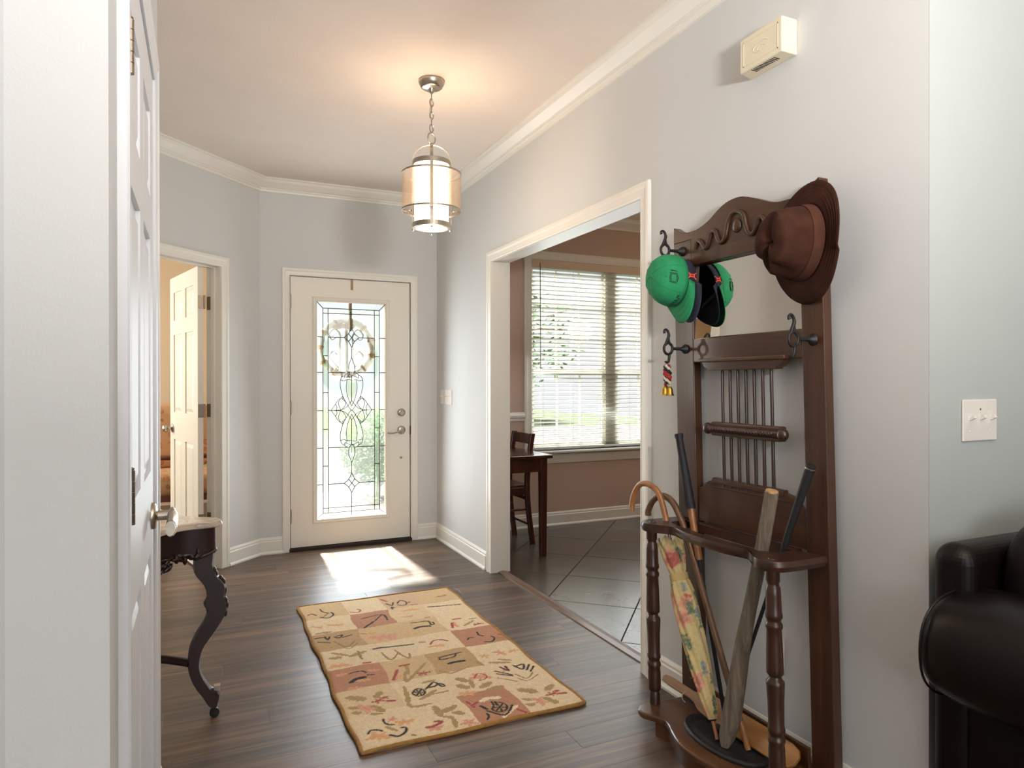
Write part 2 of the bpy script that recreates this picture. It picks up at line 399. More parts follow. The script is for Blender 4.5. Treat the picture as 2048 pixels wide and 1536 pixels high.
def tag(o, label=None, cat=None, kind=None, group=None):
    if label: o['label'] = label
    if cat: o['category'] = cat
    if kind: o['kind'] = kind
    if group: o['group'] = group
    return o
def thing(name, loc, label=None, cat=None, kind=None, group=None):
    o = bpy.data.objects.new(name, None); o.location = loc; o.empty_display_size = 0.1; COL.objects.link(o)
    WL[o.name] = tuple(loc); return tag(o, label, cat, kind, group)
def bx(name, mat, parent, dims, bevel=0.002, **k):
    return MB().box(*dims).build(name, mat, parent, bevel=bevel, **k)
def smooth_path(pts, n=6, closed=False):
    """Catmull-Rom through the points"""
    P = [Vector(p) for p in pts]; out = []; m = len(P)
    for i in range(m if closed else m - 1):
        g = lambda k: P[k % m] if closed else P[max(0, min(m - 1, k))]
        a, b, c, d = g(i - 1), g(i), g(i + 1), g(i + 2)
        for q in range(n):
            t = q / n; out.append(0.5 * ((2 * b) + (-a + c) * t + (2 * a - 5 * b + 4 * c - d) * t * t + (-a + 3 * b - 3 * c + d) * t ** 3))
    if not closed: out.append(P[-1])
    return out

# ---------------------------------------------------------------- room shell
XR, YF, ZC = 1.743, 5.265, 2.746         # right wall, front wall, ceiling
WT = 0.12
def wall(name, p0, p1, holes=(), mat='wall', z0=0.0, z1=ZC, thick=WT, side=-1, label=None):
    """wall from p0 to p1; the room face lies on the line, the body on the 'side' of travel (+1 left)"""
    a = Vector(p0); b = Vector(p1); L = (b - a).length; d = (b - a) / L; n = Vector((-d.y, d.x)) * side
    mb = MB(); mb.M = Matrix(((d.x, n.x, 0, a.x), (d.y, n.y, 0, a.y), (0, 0, 1, 0), (0, 0, 0, 1)))
    xs = sorted({0.0, L, *[h[0] for h in holes], *[h[1] for h in holes]})
    for s0, s1 in zip(xs, xs[1:]):
        cuts = sorted([(h[2], h[3]) for h in holes if h[0] <= s0 + 1e-6 and h[1] >= s1 - 1e-6])
        z = z0
        for c0, c1 in cuts:
            if c0 > z: mb.box(s0, s1, 0, thick, z, c0)
            z = c1
        if z < z1: mb.box(s0, s1, 0, thick, z, z1)
    return mb.build(name, M[mat], kind='structure', label=label)

# foyer
wall('wall_front', (5.9, YF), (0.39, YF), holes=[(5.9 - 4.30, 5.9 - 2.60, 0.66, 2.33), (5.9 - 1.53, 5.9 - 0.592, 0.0, 2.065)], side=-1, thick=0.135)
wall('wall_right', (XR, 1.166), (XR, YF), holes=[(2.443 - 1.166, 4.114 - 1.166, 0, 2.056)], side=-1)
DG = Vector((-1, -1)).normalized()       # along the angled wall, away from the front corner
C0 = Vector((0.39, YF))
def dg(t, off=0.0): p = C0 + DG * t + Vector((-0.7071, 0.7071)) * off; return (p.x, p.y)
T0 = 0.381; T1 = T0 + 0.79               # bedroom doorway
wall('wall_angled', tuple(C0), dg(1.98), holes=[(T0, T1, 0, 2.045)], side=-1, thick=0.12)
wall('wall_left', dg(1.98), (-1.01, 3.17), side=-1)
wall('wall_near_angled', (-1.01, 3.17), (-0.117, 2.277), side=-1)
XC = -0.117
wall('wall_closet', (XC, 2.277), (XC, 1.097), holes=[(2.277 - 1.99, 2.277 - 1.27, 0, 2.045)], side=-1)
wall('wall_near_left', (XC - WT, 1.097), (-3.2, 1.097), side=-1, mat='wall_near', thick=0.12)
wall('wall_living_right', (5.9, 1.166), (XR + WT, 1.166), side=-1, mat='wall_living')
MB().box(XR, XR + WT, 1.1645, 1.166, 0, ZC).build('wall_living_corner', M['wall_living'], kind='structure')
# living room behind the camera, bedroom and dining room
wall('wall_living_left', (-3.2, 1.2), (-3.2, -4.0), side=-1, mat='wall_living')
wall('wall_living_back', (-3.2, -4.0), (5.9, -4.0), side=-1, mat='wall_living')
wall('wall_living_far_right', (5.9, -4.0), (5.9, 1.166), side=-1, mat='wall_living')
wall('wall_dining_back', (XR + WT, 1.286), (5.9, 1.286), side=-1, mat='wall_dining', thick=0.002)
wall('wall_dining_right', (5.78, 1.29), (5.78, YF), side=-1, mat='wall_dining')
wall('wall_bedroom_right', (0.50, 5.40), (0.50, 7.8), side=-1, mat='wall_bed')
wall('wall_bedroom_back', (0.5, 7.8), (-3.4, 7.8), side=-1, mat='wall_bed')
wall('wall_bedroom_left', (-3.4, 7.8), (-3.4, 2.6), side=-1, mat='wall_bed')
wall('wall_bedroom_near', (-3.4, 2.6), (-1.14, 2.6), side=-1, mat='wall_bed')
# the dining side of the front wall has the weaker dining light painted in as a browner tone: a thin skin
wall('wall_dining_front', (5.9, YF - 0.001), (XR + WT, YF - 0.001), holes=[(5.9 - 4.30, 5.9 - 2.60, 0.66, 2.33)], side=-1, thick=0.001, mat='wall_dining')
MB().box(-3.6, 6.1, -4.2, YF + 0.135, ZC, ZC + 0.1).build('ceiling', M['ceil'], kind='structure')
MB().box(-3.6, 0.62, YF + 0.136, 8.0, ZC, ZC + 0.1).build('ceiling_bedroom', M['ceil'], kind='structure')

# floor: subfloor with planks and a tiled dining floor
fl = MB(); fl.box(-3.4, XR + 0.04, 1.0, 8.0, -0.1, -0.012); fl.box(-3.4, 6.0, -4.1, 1.0, -0.1, -0.012)
floor = fl.build('floor', M['subfloor'], kind='structure')
PW, PL = 0.127, 1.22
plank_meshes = {}
def clip_rect(poly, x0, x1, y0, y1):
    def cl(ps, f, inter):
        out = []
        for i in range(len(ps)):
            a, b = ps[i - 1], ps[i]
            if f(b):
                if not f(a): out.append(inter(a, b))
                out.append(b)
            elif f(a): out.append(inter(a, b))
        return out
    def ix(c): return lambda a, b: (c, a[1] + (b[1] - a[1]) * (c - a[0]) / (b[0] - a[0]))
    def iy(c): return lambda a, b: (a[0] + (b[0] - a[0]) * (c - a[1]) / (b[1] - a[1]), c)
    for f, it in ((lambda p: p[0] >= x0, ix(x0)), (lambda p: p[0] <= x1, ix(x1)), (lambda p: p[1] >= y0, iy(y0)), (lambda p: p[1] <= y1, iy(y1))):
        if not poly: return []
        poly = cl(poly, f, it)
    return poly
def chamfer_slab(mb, poly, z0, z1, c):
    """polygon slab with a small chamfer on the upper edge"""
    cx = sum(p[0] for p in poly) / len(poly); cy = sum(p[1] for p in poly) / len(poly); n = len(poly)
    inner = []
    for i, p in enumerate(poly):
        v = Vector((cx - p[0], cy - p[1])); v = v.normalized() * c * 1.4; inner.append((p[0] + v.x, p[1] + v.y))
    vs = [(*p, z0) for p in poly] + [(*p, z1 - c) for p in poly] + [(*p, z1) for p in inner]
    fs = [tuple(range(n))[::-1], tuple(range(2 * n, 3 * n))]
    for q in (0, n): fs += [(q + i, q + (i + 1) % n, q + n + (i + 1) % n, q + n + i) for i in range(n)]
    return mb.add(vs, fs)
y = 1.0; row = 0; nplank = 0
XE = 1.784
while y < YF + 0.02:
    x = -1.2 - rnd.random() * PL; y1 = min(y + PW, YF + 0.03)
    while x < XE:
        a = max(x, -1.25 if y > 1.7 else -0.9); b = min(x + PL, XE if 2.38 < y < 4.18 else XR + 0.05)
        if b - a > 0.02:
            mb = MB(); e = 0.0004
            chamfer_slab(mb, [(a + e, y + e), (b - e, y + e), (b - e, y1 - e), (a + e, y1 - e)], -0.0115, 0.0, 0.0004)
            mb.build('plank', M['plank'], floor); nplank += 1
        x += PL
    y += PW
# plank flooring of the parts of the house out of the picture
for d in [(-3.2, 5.9, -4.0, 0.999)]:
    MB().box(*d, -0.0115, 0.0).build('living_floor_board', M['plank'], floor)
MB().box(-3.3, 0.45, 5.30, 7.9, -0.0115, 0.0).box(-3.3, -1.26, 2.6, 5.299, -0.0115, 0).build('bedroom_floor_board', M['plank'], floor)

fd = MB().box(XR + 0.041, 5.8, 1.2, YF + 0.03, -0.1, -0.006).build('floor_dining', M['grout'], kind='structure')
TS = 0.515; TA = R(47)
o0 = Vector((2.172, 3.868)); ux = Vector((cos(TA), sin(TA))); uy = Vector((-sin(TA), cos(TA)))
for i in range(-9, 10):
    for j in range(-9, 10):
        g = 0.0026
        poly = []
        for a, b in ((g, g), (TS - g, g), (TS - g, TS - g), (g, TS - g)):
            p = o0 + ux * (i * TS + a) + uy * (j * TS + b); poly.append((p.x, p.y))
        poly = clip_rect(poly, 1.852, 5.775, 1.29, YF)
        if len(poly) < 3: continue
        ar = abs(sum(poly[k - 1][0] * poly[k][1] - poly[k][0] * poly[k - 1][1] for k in range(len(poly)))) / 2
        if ar < 0.0005: continue
        chamfer_slab(MB(), poly, -0.0058, 0.0, 0.0015).build('tile', M['tile'], fd)
MB().prism([(XE + 0.002, -0.005), (XE + 0.004, 0.006), (XE + 0.03, 0.011), (1.848, 0.004), (1.851, -0.005)], 2.443, 4.114, 'y').build('threshold_strip', M['threshold'], kind='structure')

# mouldings
crown = [(0, ZC), (0.088, ZC), (0.088, ZC - 0.010), (0.078, ZC - 0.014), (0.070, ZC - 0.030), (0.050, ZC - 0.046), (0.032, ZC - 0.060), (0.022, ZC - 0.064), (0.022, ZC - 0.072), (0.014, ZC - 0.076), (0.010, ZC - 0.090), (0, ZC - 0.092)]
loop = [(XR, 1.166), (XR, YF), tuple(C0), dg(1.98), (-1.01, 3.17), (XC, 2.277), (XC, 1.097)]
MB().sweep(loop, crown, 1).build('trim_1', M['trim'], kind='structure')
MB().sweep([(5.78, 1.29), (5.78, YF), (XR + WT, YF), (XR + WT, 1.29)], crown, 1).build('trim_2', M['trim'], kind='structure')
base = [(0, 0), (0.022, 0), (0.022, 0.010), (0.016, 0.020), (0.013, 0.021), (0.013, 0.092), (0.009, 0.098), (0.009, 0.108), (0.004, 0.120), (0, 0.122)]
def baseb(name, pts, side=1, mat='trim'): MB().sweep(pts, base, side).build(name, M[mat], kind='structure')
CW = 0.066                                # casing width
baseb('baseboard_right', [(XR, 1.166), (XR, 2.443 - CW)])
baseb('baseboard_right_far', [(XR, 4.114 + CW + 0.028), (XR, YF), (1.573, YF)])
baseb('baseboard_front_left', [(0.549, YF), tuple(C0), dg(T0 - CW)])
baseb('baseboard_left', [dg(T1 + CW), dg(1.98), (-1.01, 3.17), (XC, 2.277), (XC, 2.06)])
baseb('baseboard_living_right', [(5.9, 1.166), (XR, 1.166)])
baseb('baseboard_near_left', [(XC, 1.097), (-3.2, 1.097)])
baseb('baseboard_dining', [(5.78, YF), (XR + WT, YF), (XR + WT, 4.18)])
rail = [(0, 0.925), (0.010, 0.928), (0.012, 0.950), (0.022, 0.958), (0.024, 0.975), (0.016, 0.990), (0.012, 1.000), (0, 1.003)]
MB().sweep([(2.53, YF), (XR + WT, YF), (XR + WT, 4.20)], rail, 1).build('trim_3', M['trim'], kind='structure')

def casing(name, p0, p1, H, side, w=CW, bottom=False, proud=0.017, z0=0.0, mat='trim'):
    """door casing around an opening p0..p1 on a wall; left, right and head as separate mouldings"""
    a = Vector(p0); b = Vector(p1); d = (b - a).normalized(); n = Vector((-d.y, d.x)) * side
    root = thing(name, (a.x, a.y, z0), kind='structure')
    prof = [(0, 0), (0, proud * 0.55), (w * 0.12, proud * 0.7), (w * 0.2, proud * 0.62), (w * 0.55, proud * 0.75), (w * 0.72, proud), (w * 0.95, proud), (w, proud * 0.8), (w, 0)]
    def P(s, t, z): q = a + d * s + n * t; return (q.x, q.y, z)
    L = (b - a).length
    def seg(nm, f0, f1):
        vs = [P(*f0(u, t)) for u, t in prof] + [P(*f1(u, t)) for u, t in prof]; k = len(prof)
        fs = [(i, (i + 1) % k, k + (i + 1) % k, k + i) for i in range(k)] + [tuple(range(k))[::-1], tuple(range(k, 2 * k))]
        MB().add(vs, fs).build(nm, M[mat], root)
    seg('casing_side', lambda u, t: (-u, t, z0 - (u if bottom else 0)), lambda u, t: (-u, t, H + u))
    seg('casing_side', lambda u, t: (L + u, t, z0 - (u if bottom else 0)), lambda u, t: (L + u, t, H + u))
    seg('casing_head', lambda u, t: (-u, t, H + u), lambda u, t: (L + u, t, H + u))
    if bottom: seg('casing_sill', lambda u, t: (-u, t, z0 - u), lambda u, t: (L + u, t, z0 - u))
    return root
def jamb(name, p0, p1, H, depth, side, t=0.018, stop=None, mat='trim', leaf_side=0):
    a = Vector(p0); b = Vector(p1); d = (b - a).normalized(); n = Vector((-d.y, d.x)) * side; L = (b - a).length
    mb = MB(); mb.M = Matrix(((d.x, n.x, 0, a.x), (d.y, n.y, 0, a.y), (0, 0, 1, 0), (0, 0, 0, 1)))
    mb.box(-0.001, t * 0.1, 0, depth, 0, H); mb.box(L - t * 0.1, L + 0.001, 0, depth, 0, H); mb.box(0, L, 0, depth, H - t * 0.1, H + 0.001)
    if stop is not None:
        s0, s1 = stop
        mb.box(0, 0.012, s0, s1, 0, H); mb.box(L - 0.012, L, s0, s1, 0, H); mb.box(0.012, L - 0.012, s0, s1, H - 0.012, H)
    return mb.build(name, M[mat], kind='structure', bevel=0.001)
# opening to the dining room
casing('trim_4', (XR, 2.443), (XR, 4.114), 2.056, 1)
jamb('trim_5', (XR, 2.443), (XR, 4.114), 2.056, WT, -1)
casing('trim_6', (XR + WT, 2.443), (XR + WT, 4.114), 2.056, -1)
# ---------------------------------------------------------------- doors
def frame_of(p, d, n):
    d = Vector(d).normalized(); n = Vector(n).normalized()
    return Matrix(((d.x, n.x, 0, p[0]), (d.y, n.y, 0, p[1]), (0, 0, 1, p[2] if len(p) > 2 else 0), (0, 0, 0, 1)))
def six_panel(root, Mx, W, H, T, mat):
    """six panel door leaf: u along the width, t=0 front face, T back face"""
    mb = MB(); mb.M = Mx
    sw = 0.105 * W / 0.76; mw = 0.10 * W / 0.76; pw = (W - 2 * sw - mw) / 2
    rows = [(0.215, 0.83), (1.03, 1.60), (1.705, H - 0.115)]
    mb.box(0, W, 0.009, T - 0.009, 0, H)
    for a, b in ((0, sw), (W - sw, W), (sw + pw, sw + pw + mw)):
        for t0, t1 in ((0, 0.0091), (T - 0.0091, T)): mb.box(a, b, t0, t1, 0, H)
    zs = [0] + [z for r in rows for z in r] + [H]
    for k in range(0, len(zs), 2):
        for u0 in (sw, sw + pw + mw):
            for t0, t1 in ((0, 0.0091), (T - 0.0091, T)): mb.box(u0, u0 + pw, t0, t1, zs[k], zs[k + 1])
    mb.build('leaf', mat, root)
    for z0, z1 in rows:
        for u0 in (sw, sw + pw + mw):
            pm = MB(); pm.M = Mx; u1 = u0 + pw
            for s, t0 in ((-1, 0.009), (1, T - 0.009)):
                g = 0.012; b = 0.036; h = 0.0075 * s; q = -0.0001 * s
                vs = [(u0 + g, t0 + q, z0 + g), (u1 - g, t0 + q, z0 + g), (u1 - g, t0 + q, z1 - g), (u0 + g, t0 + q, z1 - g),
                      (u0 + b, t0 + h, z0 + b), (u1 - b, t0 + h, z0 + b), (u1 - b, t0 + h, z1 - b), (u0 + b, t0 + h, z1 - b)]
                pm.add(vs, [(4, 5, 6, 7), (0, 1, 5, 4), (1, 2, 6, 5), (2, 3, 7, 6), (3, 0, 4, 7)])
            pm.build('panel', mat, root)
def ring_rose(mb, c, d, r=0.033):
    mb.lathe([(r, 0), (r, 0.006), (r * 0.9, 0.010), (r * 0.55, 0.012), (0.012, 0.014), (0.012, 0.03)], c, d, 28)
def barrel_hinge(root, c, h=0.09, r=0.0065, mat='hinge'):
    hb = MB(); x, y, z = c
    for k in range(5):
        a = z - h / 2 + k * h / 5; hb.lathe([(r, 0.0006), (r, h / 5 - 0.0006)], (x, y, a), (0, 0, 1), 14)
    hb.lathe([(r * 0.7, 0), (r * 0.9, 0.003), (0.001, 0.006)], (x, y, z + h / 2), (0, 0, 1), 12)
    return hb.build('hinge', M[mat], root)

# front door (door_1): full-length leaded glass
DX0, DX1, DH = 0.605, 1.517, 2.051
d1 = thing('door_1', (1.06, YF, 0), kind='structure')
casing('trim_7', (1.517 + 0.006, YF), (0.605 - 0.006, YF), 2.056, 1, w=0.054)
jamb('trim_8', (1.529, YF), (0.593, YF), 2.063, 0.135, -1, t=0.02, stop=(0.05, 0.065))
GX0, GX1, GZ0, GZ1 = 0.797, 1.322, 0.227, 1.875
yd0, yd1 = YF + 0.006, YF + 0.050
lf = MB()
for d in ((DX0, GX0 - 0.0, yd0, yd1, 0.027, DH), (GX1, DX1, yd0, yd1, 0.027, DH), (GX0, GX1, yd0, yd1, 0.027, GZ0), (GX0, GX1, yd0, yd1, GZ1, DH)): lf.box(*d)
lf.build('leaf', M['door'], d1)
mp = [(0, 0), (0.0, 0.004), (0.006, 0.009), (0.012, 0.006), (0.024, 0.011), (0.030, 0.009), (0.034, 0.0)]
def picture_frame(name, x0, x1, z0, z1, yb, prof, mat, parent, out=-1):
    m = MB(); k = len(prof); cs = []
    for sx, sz, X, Z in ((-1, -1, x0, z0), (1, -1, x1, z0), (1, 1, x1, z1), (-1, 1, x0, z1)):
        cs.append([(X + sx * u, yb + out * t, Z + sz * u) for u, t in prof])
    vs = [p for c in cs for p in c]; fs = []
    for i in range(4):
        j = (i + 1) % 4
        for q in range(k - 1): fs.append((i * k + q, j * k + q, j * k + q + 1, i * k + q + 1))
    return m.add(vs, fs).build(name, mat, parent)
picture_frame('glass_frame', GX0, GX1, GZ0, GZ1, yd0 + 0.0005, mp, M['door'], d1)
picture_frame('outer_glass_frame', GX0, GX1, GZ0, GZ1, yd1 - 0.0005, mp, M['door'], d1, out=1)
bx('threshold', M['dark'], d1, (DX0 - 0.012, DX1 + 0.012, YF - 0.02, YF + 0.14, 0.0, 0.022))
bx('bottom_gap_sweep', M['dark'], d1, (DX0, DX1, yd0 + 0.006, yd1, 0.0225, 0.0268), bevel=None)
for z in (1.86, 1.07, 0.26): barrel_hinge(d1, (DX0 - 0.002, YF - 0.001, z), 0.10, 0.007)
GW, GH = GX1 - GX0, GZ1 - GZ0; yg = YF + 0.024
def G(u, f): return GX0 + GW * u, GZ1 - GH * f
def pane(u0, u1, f0, f1, mat, bev=0.0, g=0.003):
    x0, z1 = G(u0, f0); x1, z0 = G(u1, f1)
    bx('glass_pane', M[mat], d1, (x0 + g, x1 - g, yg - 0.003, yg + 0.003, z0 + g, z1 - g), bevel=0.004 if bev else None, seg=1)
OB, IB0, IB1 = 0.087, 0.087, 0.162; FB = 0.030; FB2 = 0.053
# outer bevels: mitred trapezoids
def trap(pts, mat):
    q = [(G(u, f)[0], G(u, f)[1]) for u, f in pts]; cx = sum(a for a, _ in q) / len(q); cz = sum(b for _, b in q) / len(q)
    q = [(a + (cx - a) * 0.004 + (0.003 if cx > a else -0.003), b + (cz - b) * 0.002) for a, b in q]
    MB().prism(q, yg - 0.003, yg + 0.003, 'y').build('glass_pane', M[mat], d1)
rowf = [0.163, 0.327, 0.503, 0.676, 0.845]
ys = [0.0] + rowf + [1.0]
for k in range(6):
    a, b = ys[k], ys[k + 1]
    ia = FB if k == 0 else a; ib = 1 - 0.022 if k == 5 else b
    trap([(0, a), (OB, ia), (OB, ib), (0, b)], 'bevel_glass'); trap([(1, a), (1, b), (1 - OB, ib), (1 - OB, ia)], 'bevel_glass')
trap([(0, 0), (0.5, 0), (0.5, FB), (OB, FB)], 'bevel_glass'); trap([(0.5, 0), (1, 0), (1 - OB, FB), (0.5, FB)], 'bevel_glass')
trap([(0, 1), (OB, 0.978), (0.5, 0.978), (0.5, 1)], 'bevel_glass'); trap([(0.5, 1), (0.5, 0.978), (1 - OB, 0.978), (1, 1)], 'bevel_glass')
tick = [FB2, 0.25, 0.42, 0.59, 0.76, 0.955]
for k in range(5):
    pane(IB0, IB1, tick[k], tick[k + 1], 'wave_glass'); pane(1 - IB1, 1 - IB0, tick[k], tick[k + 1], 'wave_glass')
for u0, u1 in ((IB0, IB1), (IB1, 0.5), (0.5, 1 - IB1), (1 - IB1, 1 - IB0)):
    pane(u0, u1, FB, FB2, 'wave_glass'); pane(u0, u1, 0.955, 0.978, 'wave_glass')
yr = [FB2] + rowf + [0.955]
for k in range(6):
    pane(IB1, 0.5, yr[k], yr[k + 1], 'seedy_glass'); pane(0.5, 1 - IB1, yr[k], yr[k + 1], 'seedy_glass')
lead = MB(); LR = 0.0032
def came(pts, closed=False, r=LR): lead.tube([(*[G(u, f)[0]], yg - 0.0035, G(u, f)[1]) for u, f in pts], r, 5, closed)
for u in (IB0, IB1, 0.5, 1 - IB1, 1 - IB0):
    if u == 0.5:
        for a, b in ((0, 0.115), (0.211, 0.262), (0.745, 0.795), (0.893, 1)): came([(u, a), (u, b)], r=0.0026)
    else: came([(u, FB if u in (IB0, 1 - IB0) else FB), (u, 0.978)])
for a, b, c, d in ((0, 0, OB, FB), (1, 0, 1 - OB, FB), (0, 1, OB, 0.978), (1, 1, 1 - OB, 0.978)): came([(a, b), (c, d)])
for f in (FB, FB2, 0.955, 0.978): came([(OB, f), (1 - OB, f)])
for f in tick[1:-1]: came([(IB0, f), (IB1, f)]); came([(1 - IB1, f), (1 - IB0, f)])
gap = {0.163: 0.115, 0.327: 0.1, 0.503: 0.30, 0.676: 0.07, 0.845: 0.115}
for f in rowf:
    came([(0, f), (OB, f)]); came([(1 - OB, f), (1, f)]); came([(IB1, f), (0.5 - gap[f], f)]); came([(0.5 + gap[f], f), (1 - IB1, f)])
def dia(f0):
    hu, hf = 0.112, 0.047
    P = [(0.5, f0 - hf), (0.5 + hu, f0), (0.5, f0 + hf), (0.5 - hu, f0)]
    mids = []
    for i in range(4):
        a = P[i]; b = P[(i + 1) % 4]; m = ((a[0] + b[0]) / 2, (a[1] + b[1]) / 2); m = (m[0] + (0.5 - m[0]) * 0.22, m[1] + (f0 - m[1]) * 0.22); mids.append(m)
        came([a, ((a[0] + m[0]) / 2 + (0.5 - m[0]) * 0.03, (a[1] + m[1]) / 2 + (f0 - m[1]) * 0.03), m, ((b[0] + m[0]) / 2 + (0.5 - m[0]) * 0.03, (b[1] + m[1]) / 2 + (f0 - m[1]) * 0.03), b])
    came([mids[0], mids[2]]); came([mids[1], mids[3]])
    for i in range(4):
        q = [P[i], mids[i], (0.5, f0), mids[i - 1]]
        MB().prism([G(0.5 + (u - 0.5) * 0.93 , f0 + (f - f0) * 0.93) for u, f in q], yg - 0.0065, yg - 0.003, 'y').build('bevel_gem', M['bevel_glass'], d1)
dia(0.163); dia(0.845)
# central ornament, in door-crop units: x = offset from the centre line, y from the cross centre (757), mirrored both ways
def orn(pts, sy):
    for sx in (1, -1):
        came([tuple(q)[:2] for q in smooth_path([(0.5 + sx * x / 357, 0.503 + sy * y / 1063, 0) for x, y in pts], 4)], r=0.0026)
for sy in (-1, 1):
    orn([(0, 262), (14, 225), (16, 205), (10, 180), (0, 172)], sy)                     # almond
    orn([(14, 190), (24, 185), (36, 175), (34, 160), (20, 168), (0, 172)], sy)
    orn([(36, 175), (52, 165), (58, 148), (56, 150), (40, 146), (24, 152), (0, 150)], sy)
    orn([(58, 148), (59, 120), (48, 75), (30, 40), (10, 8), (0, 0)], sy)                # tulip outer edge
    orn([(24, 152), (28, 110), (18, 60), (0, 20)], sy)
    orn([(0, 172), (0, 150), (0, 60), (0, 48)], sy)
    orn([(0, 48), (14, 30), (24, 18), (40, 8), (60, 2), (106, 0)], sy)
    orn([(30, 40), (44, 52), (56, 60), (70, 50), (84, 30), (106, 0)], sy)
    orn([(44, 52), (48, 68), (56, 60)], sy)
    orn([(30, 40), (36, 20), (56, 0)], sy); orn([(56, 60), (68, 40), (64, 18), (56, 0)], sy)
    orn([(84, 30), (76, 14), (80, 0)], sy)
lead.build('leading', M['leading'], d1)
for sy in (-1, 1):
    for sx in (-1, 1):
        for poly, mat in (([(2, 146), (22, 148), (24, 110), (15, 62), (2, 26)], 'pale_glass'), ([(27, 146), (54, 144), (54, 118), (44, 78), (32, 50), (30, 110)], 'bevel_glass'), ([(36, 36), (54, 52), (62, 36), (58, 14), (42, 12)], 'pale_glass')):
            MB().prism([G(0.5 + sx * x / 357, 0.503 + sy * y_ / 1063) for x, y_ in poly], yg - 0.0062, yg - 0.003, 'y').build('bevel_gem', M[mat], d1)
    MB().prism([G(0.5 + x / 357, 0.503 + sy * y_ / 1063) for x, y_ in ((0, 256), (12, 222), (14, 205), (9, 182), (0, 175), (-9, 182), (-14, 205), (-12, 222))], yg - 0.0062, yg - 0.003, 'y').build('bevel_gem', M['bevel_glass'], d1)
# hardware
hx = 1.448
db = MB(); db.lathe([(0.031, 0), (0.031, 0.008), (0.027, 0.014), (0.018, 0.016), (0.018, 0.022)], (hx, yd0, 1.021), (0, -1, 0), 28); db.box(hx - 0.012, hx + 0.012, yd0 - 0.036, yd0 - 0.02, 1.016, 1.026)
db.build('deadbolt', M['nickel'], d1)
lv = MB(); ring_rose(lv, (hx, yd0, 0.881), (0, -1, 0)); 
lv.tube(smooth_path([(hx, yd0 - 0.028, 0.881), (hx, yd0 - 0.05, 0.881), (hx - 0.02, yd0 - 0.058, 0.879), (hx - 0.06, yd0 - 0.058, 0.868), (hx - 0.10, yd0 - 0.055, 0.864), (hx - 0.125, yd0 - 0.053, 0.867)], 5), [0.010] * 5 + [0.0085] * 21, 10, flat=0.7)
lv.build('lever_handle', M['nickel'], d1)
MB().lathe([(0.009, 0), (0.009, 0.006), (0.005, 0.010), (0.001, 0.011)], (1.446, yd0, 0.663), (0, -1, 0), 16).build('door_viewer_stud', M['nickel'], d1)
bx('strike_plate', M['dark'], d1, (DX1 + 0.001, DX1 + 0.010, YF - 0.006, YF + 0.02, 0.842, 0.912))
# over-the-door wreath holder and the wreath on the outer side
wh = thing('wreath_hanger', (1.057, YF, DH), 'tan over-the-door strap hooked on top of the front door', 'hook')
bx('hook_plate', M['burlap'], wh, (1.050, 1.068, yd0 - 0.004, yd0 - 0.001, 1.972, DH + 0.003))
bx('hook_top', M['burlap'], wh, (1.050, 1.068, yd0 - 0.004, yd1 + 0.004, DH + 0.0005, DH + 0.003))
bx('hanging_strap', M['burlap'], wh, (1.046, 1.070, yd1 + 0.0125, yd1 + 0.0145, 1.66, DH + 0.003))
wc = (1.035, yd1 + 0.052, 1.535)
wr = thing('door_wreath', wc, 'round pale wreath with tan burlap wraps behind the front door glass', 'wreath')
rg = MB(); n = 60
rg.tube([(wc[0] + 0.205 * cos(2 * pi * k / n), wc[1], wc[2] + 0.21 * sin(2 * pi * k / n)) for k in range(n)], [0.026 + 0.006 * sin(7 * 2 * pi * k / n) for k in range(n)], 10, True)
rg.build('wreath_ring', M['wreath'], wr)
for k in range(11):
    a = 2 * pi * (k + 0.5) / 11; w = 0.1
    MB().tube([(wc[0] + 0.205 * cos(a + q), wc[1], wc[2] + 0.21 * sin(a + q)) for q in (-w, -w / 2, 0, w / 2, w)], [0.020, 0.033, 0.035, 0.033, 0.020], 10).build('burlap_wrap', M['burlap'], wr)
mg = MB()
for sx in (-1, 1):
    mg.tube(smooth_path([(wc[0] + sx * a, wc[1], wc[2] + b) for a, b in ((0.05, -0.19), (0.05, 0.0), (0.05, 0.10), (0.09, 0.14), (0.13, 0.10), (0.11, 0.06), (0.08, 0.08))], 6), 0.006, 6)
    mg.tube(smooth_path([(wc[0] + sx * a, wc[1], wc[2] + b) for a, b in ((0.06, -0.16), (0.10, -0.12), (0.13, -0.07), (0.10, -0.03), (0.07, -0.06))], 6), 0.006, 6)
mg.tube([(wc[0], wc[1], wc[2] - 0.19), (wc[0], wc[1], wc[2] + 0.19)], 0.012, 6)
mg.build('scroll_insert', M['wreath'], wr)
bw = MB()
for sx in (-1, 1): bw.ball((wc[0] - 0.03 + sx * 0.045, wc[1] - 0.012, wc[2] + 0.165), 0.05, 0.015, 0.028)
bw.ball((wc[0] - 0.03, wc[1] - 0.02, wc[2] + 0.165), 0.018); bw.build('burlap_bow', M['burlap'], wr)

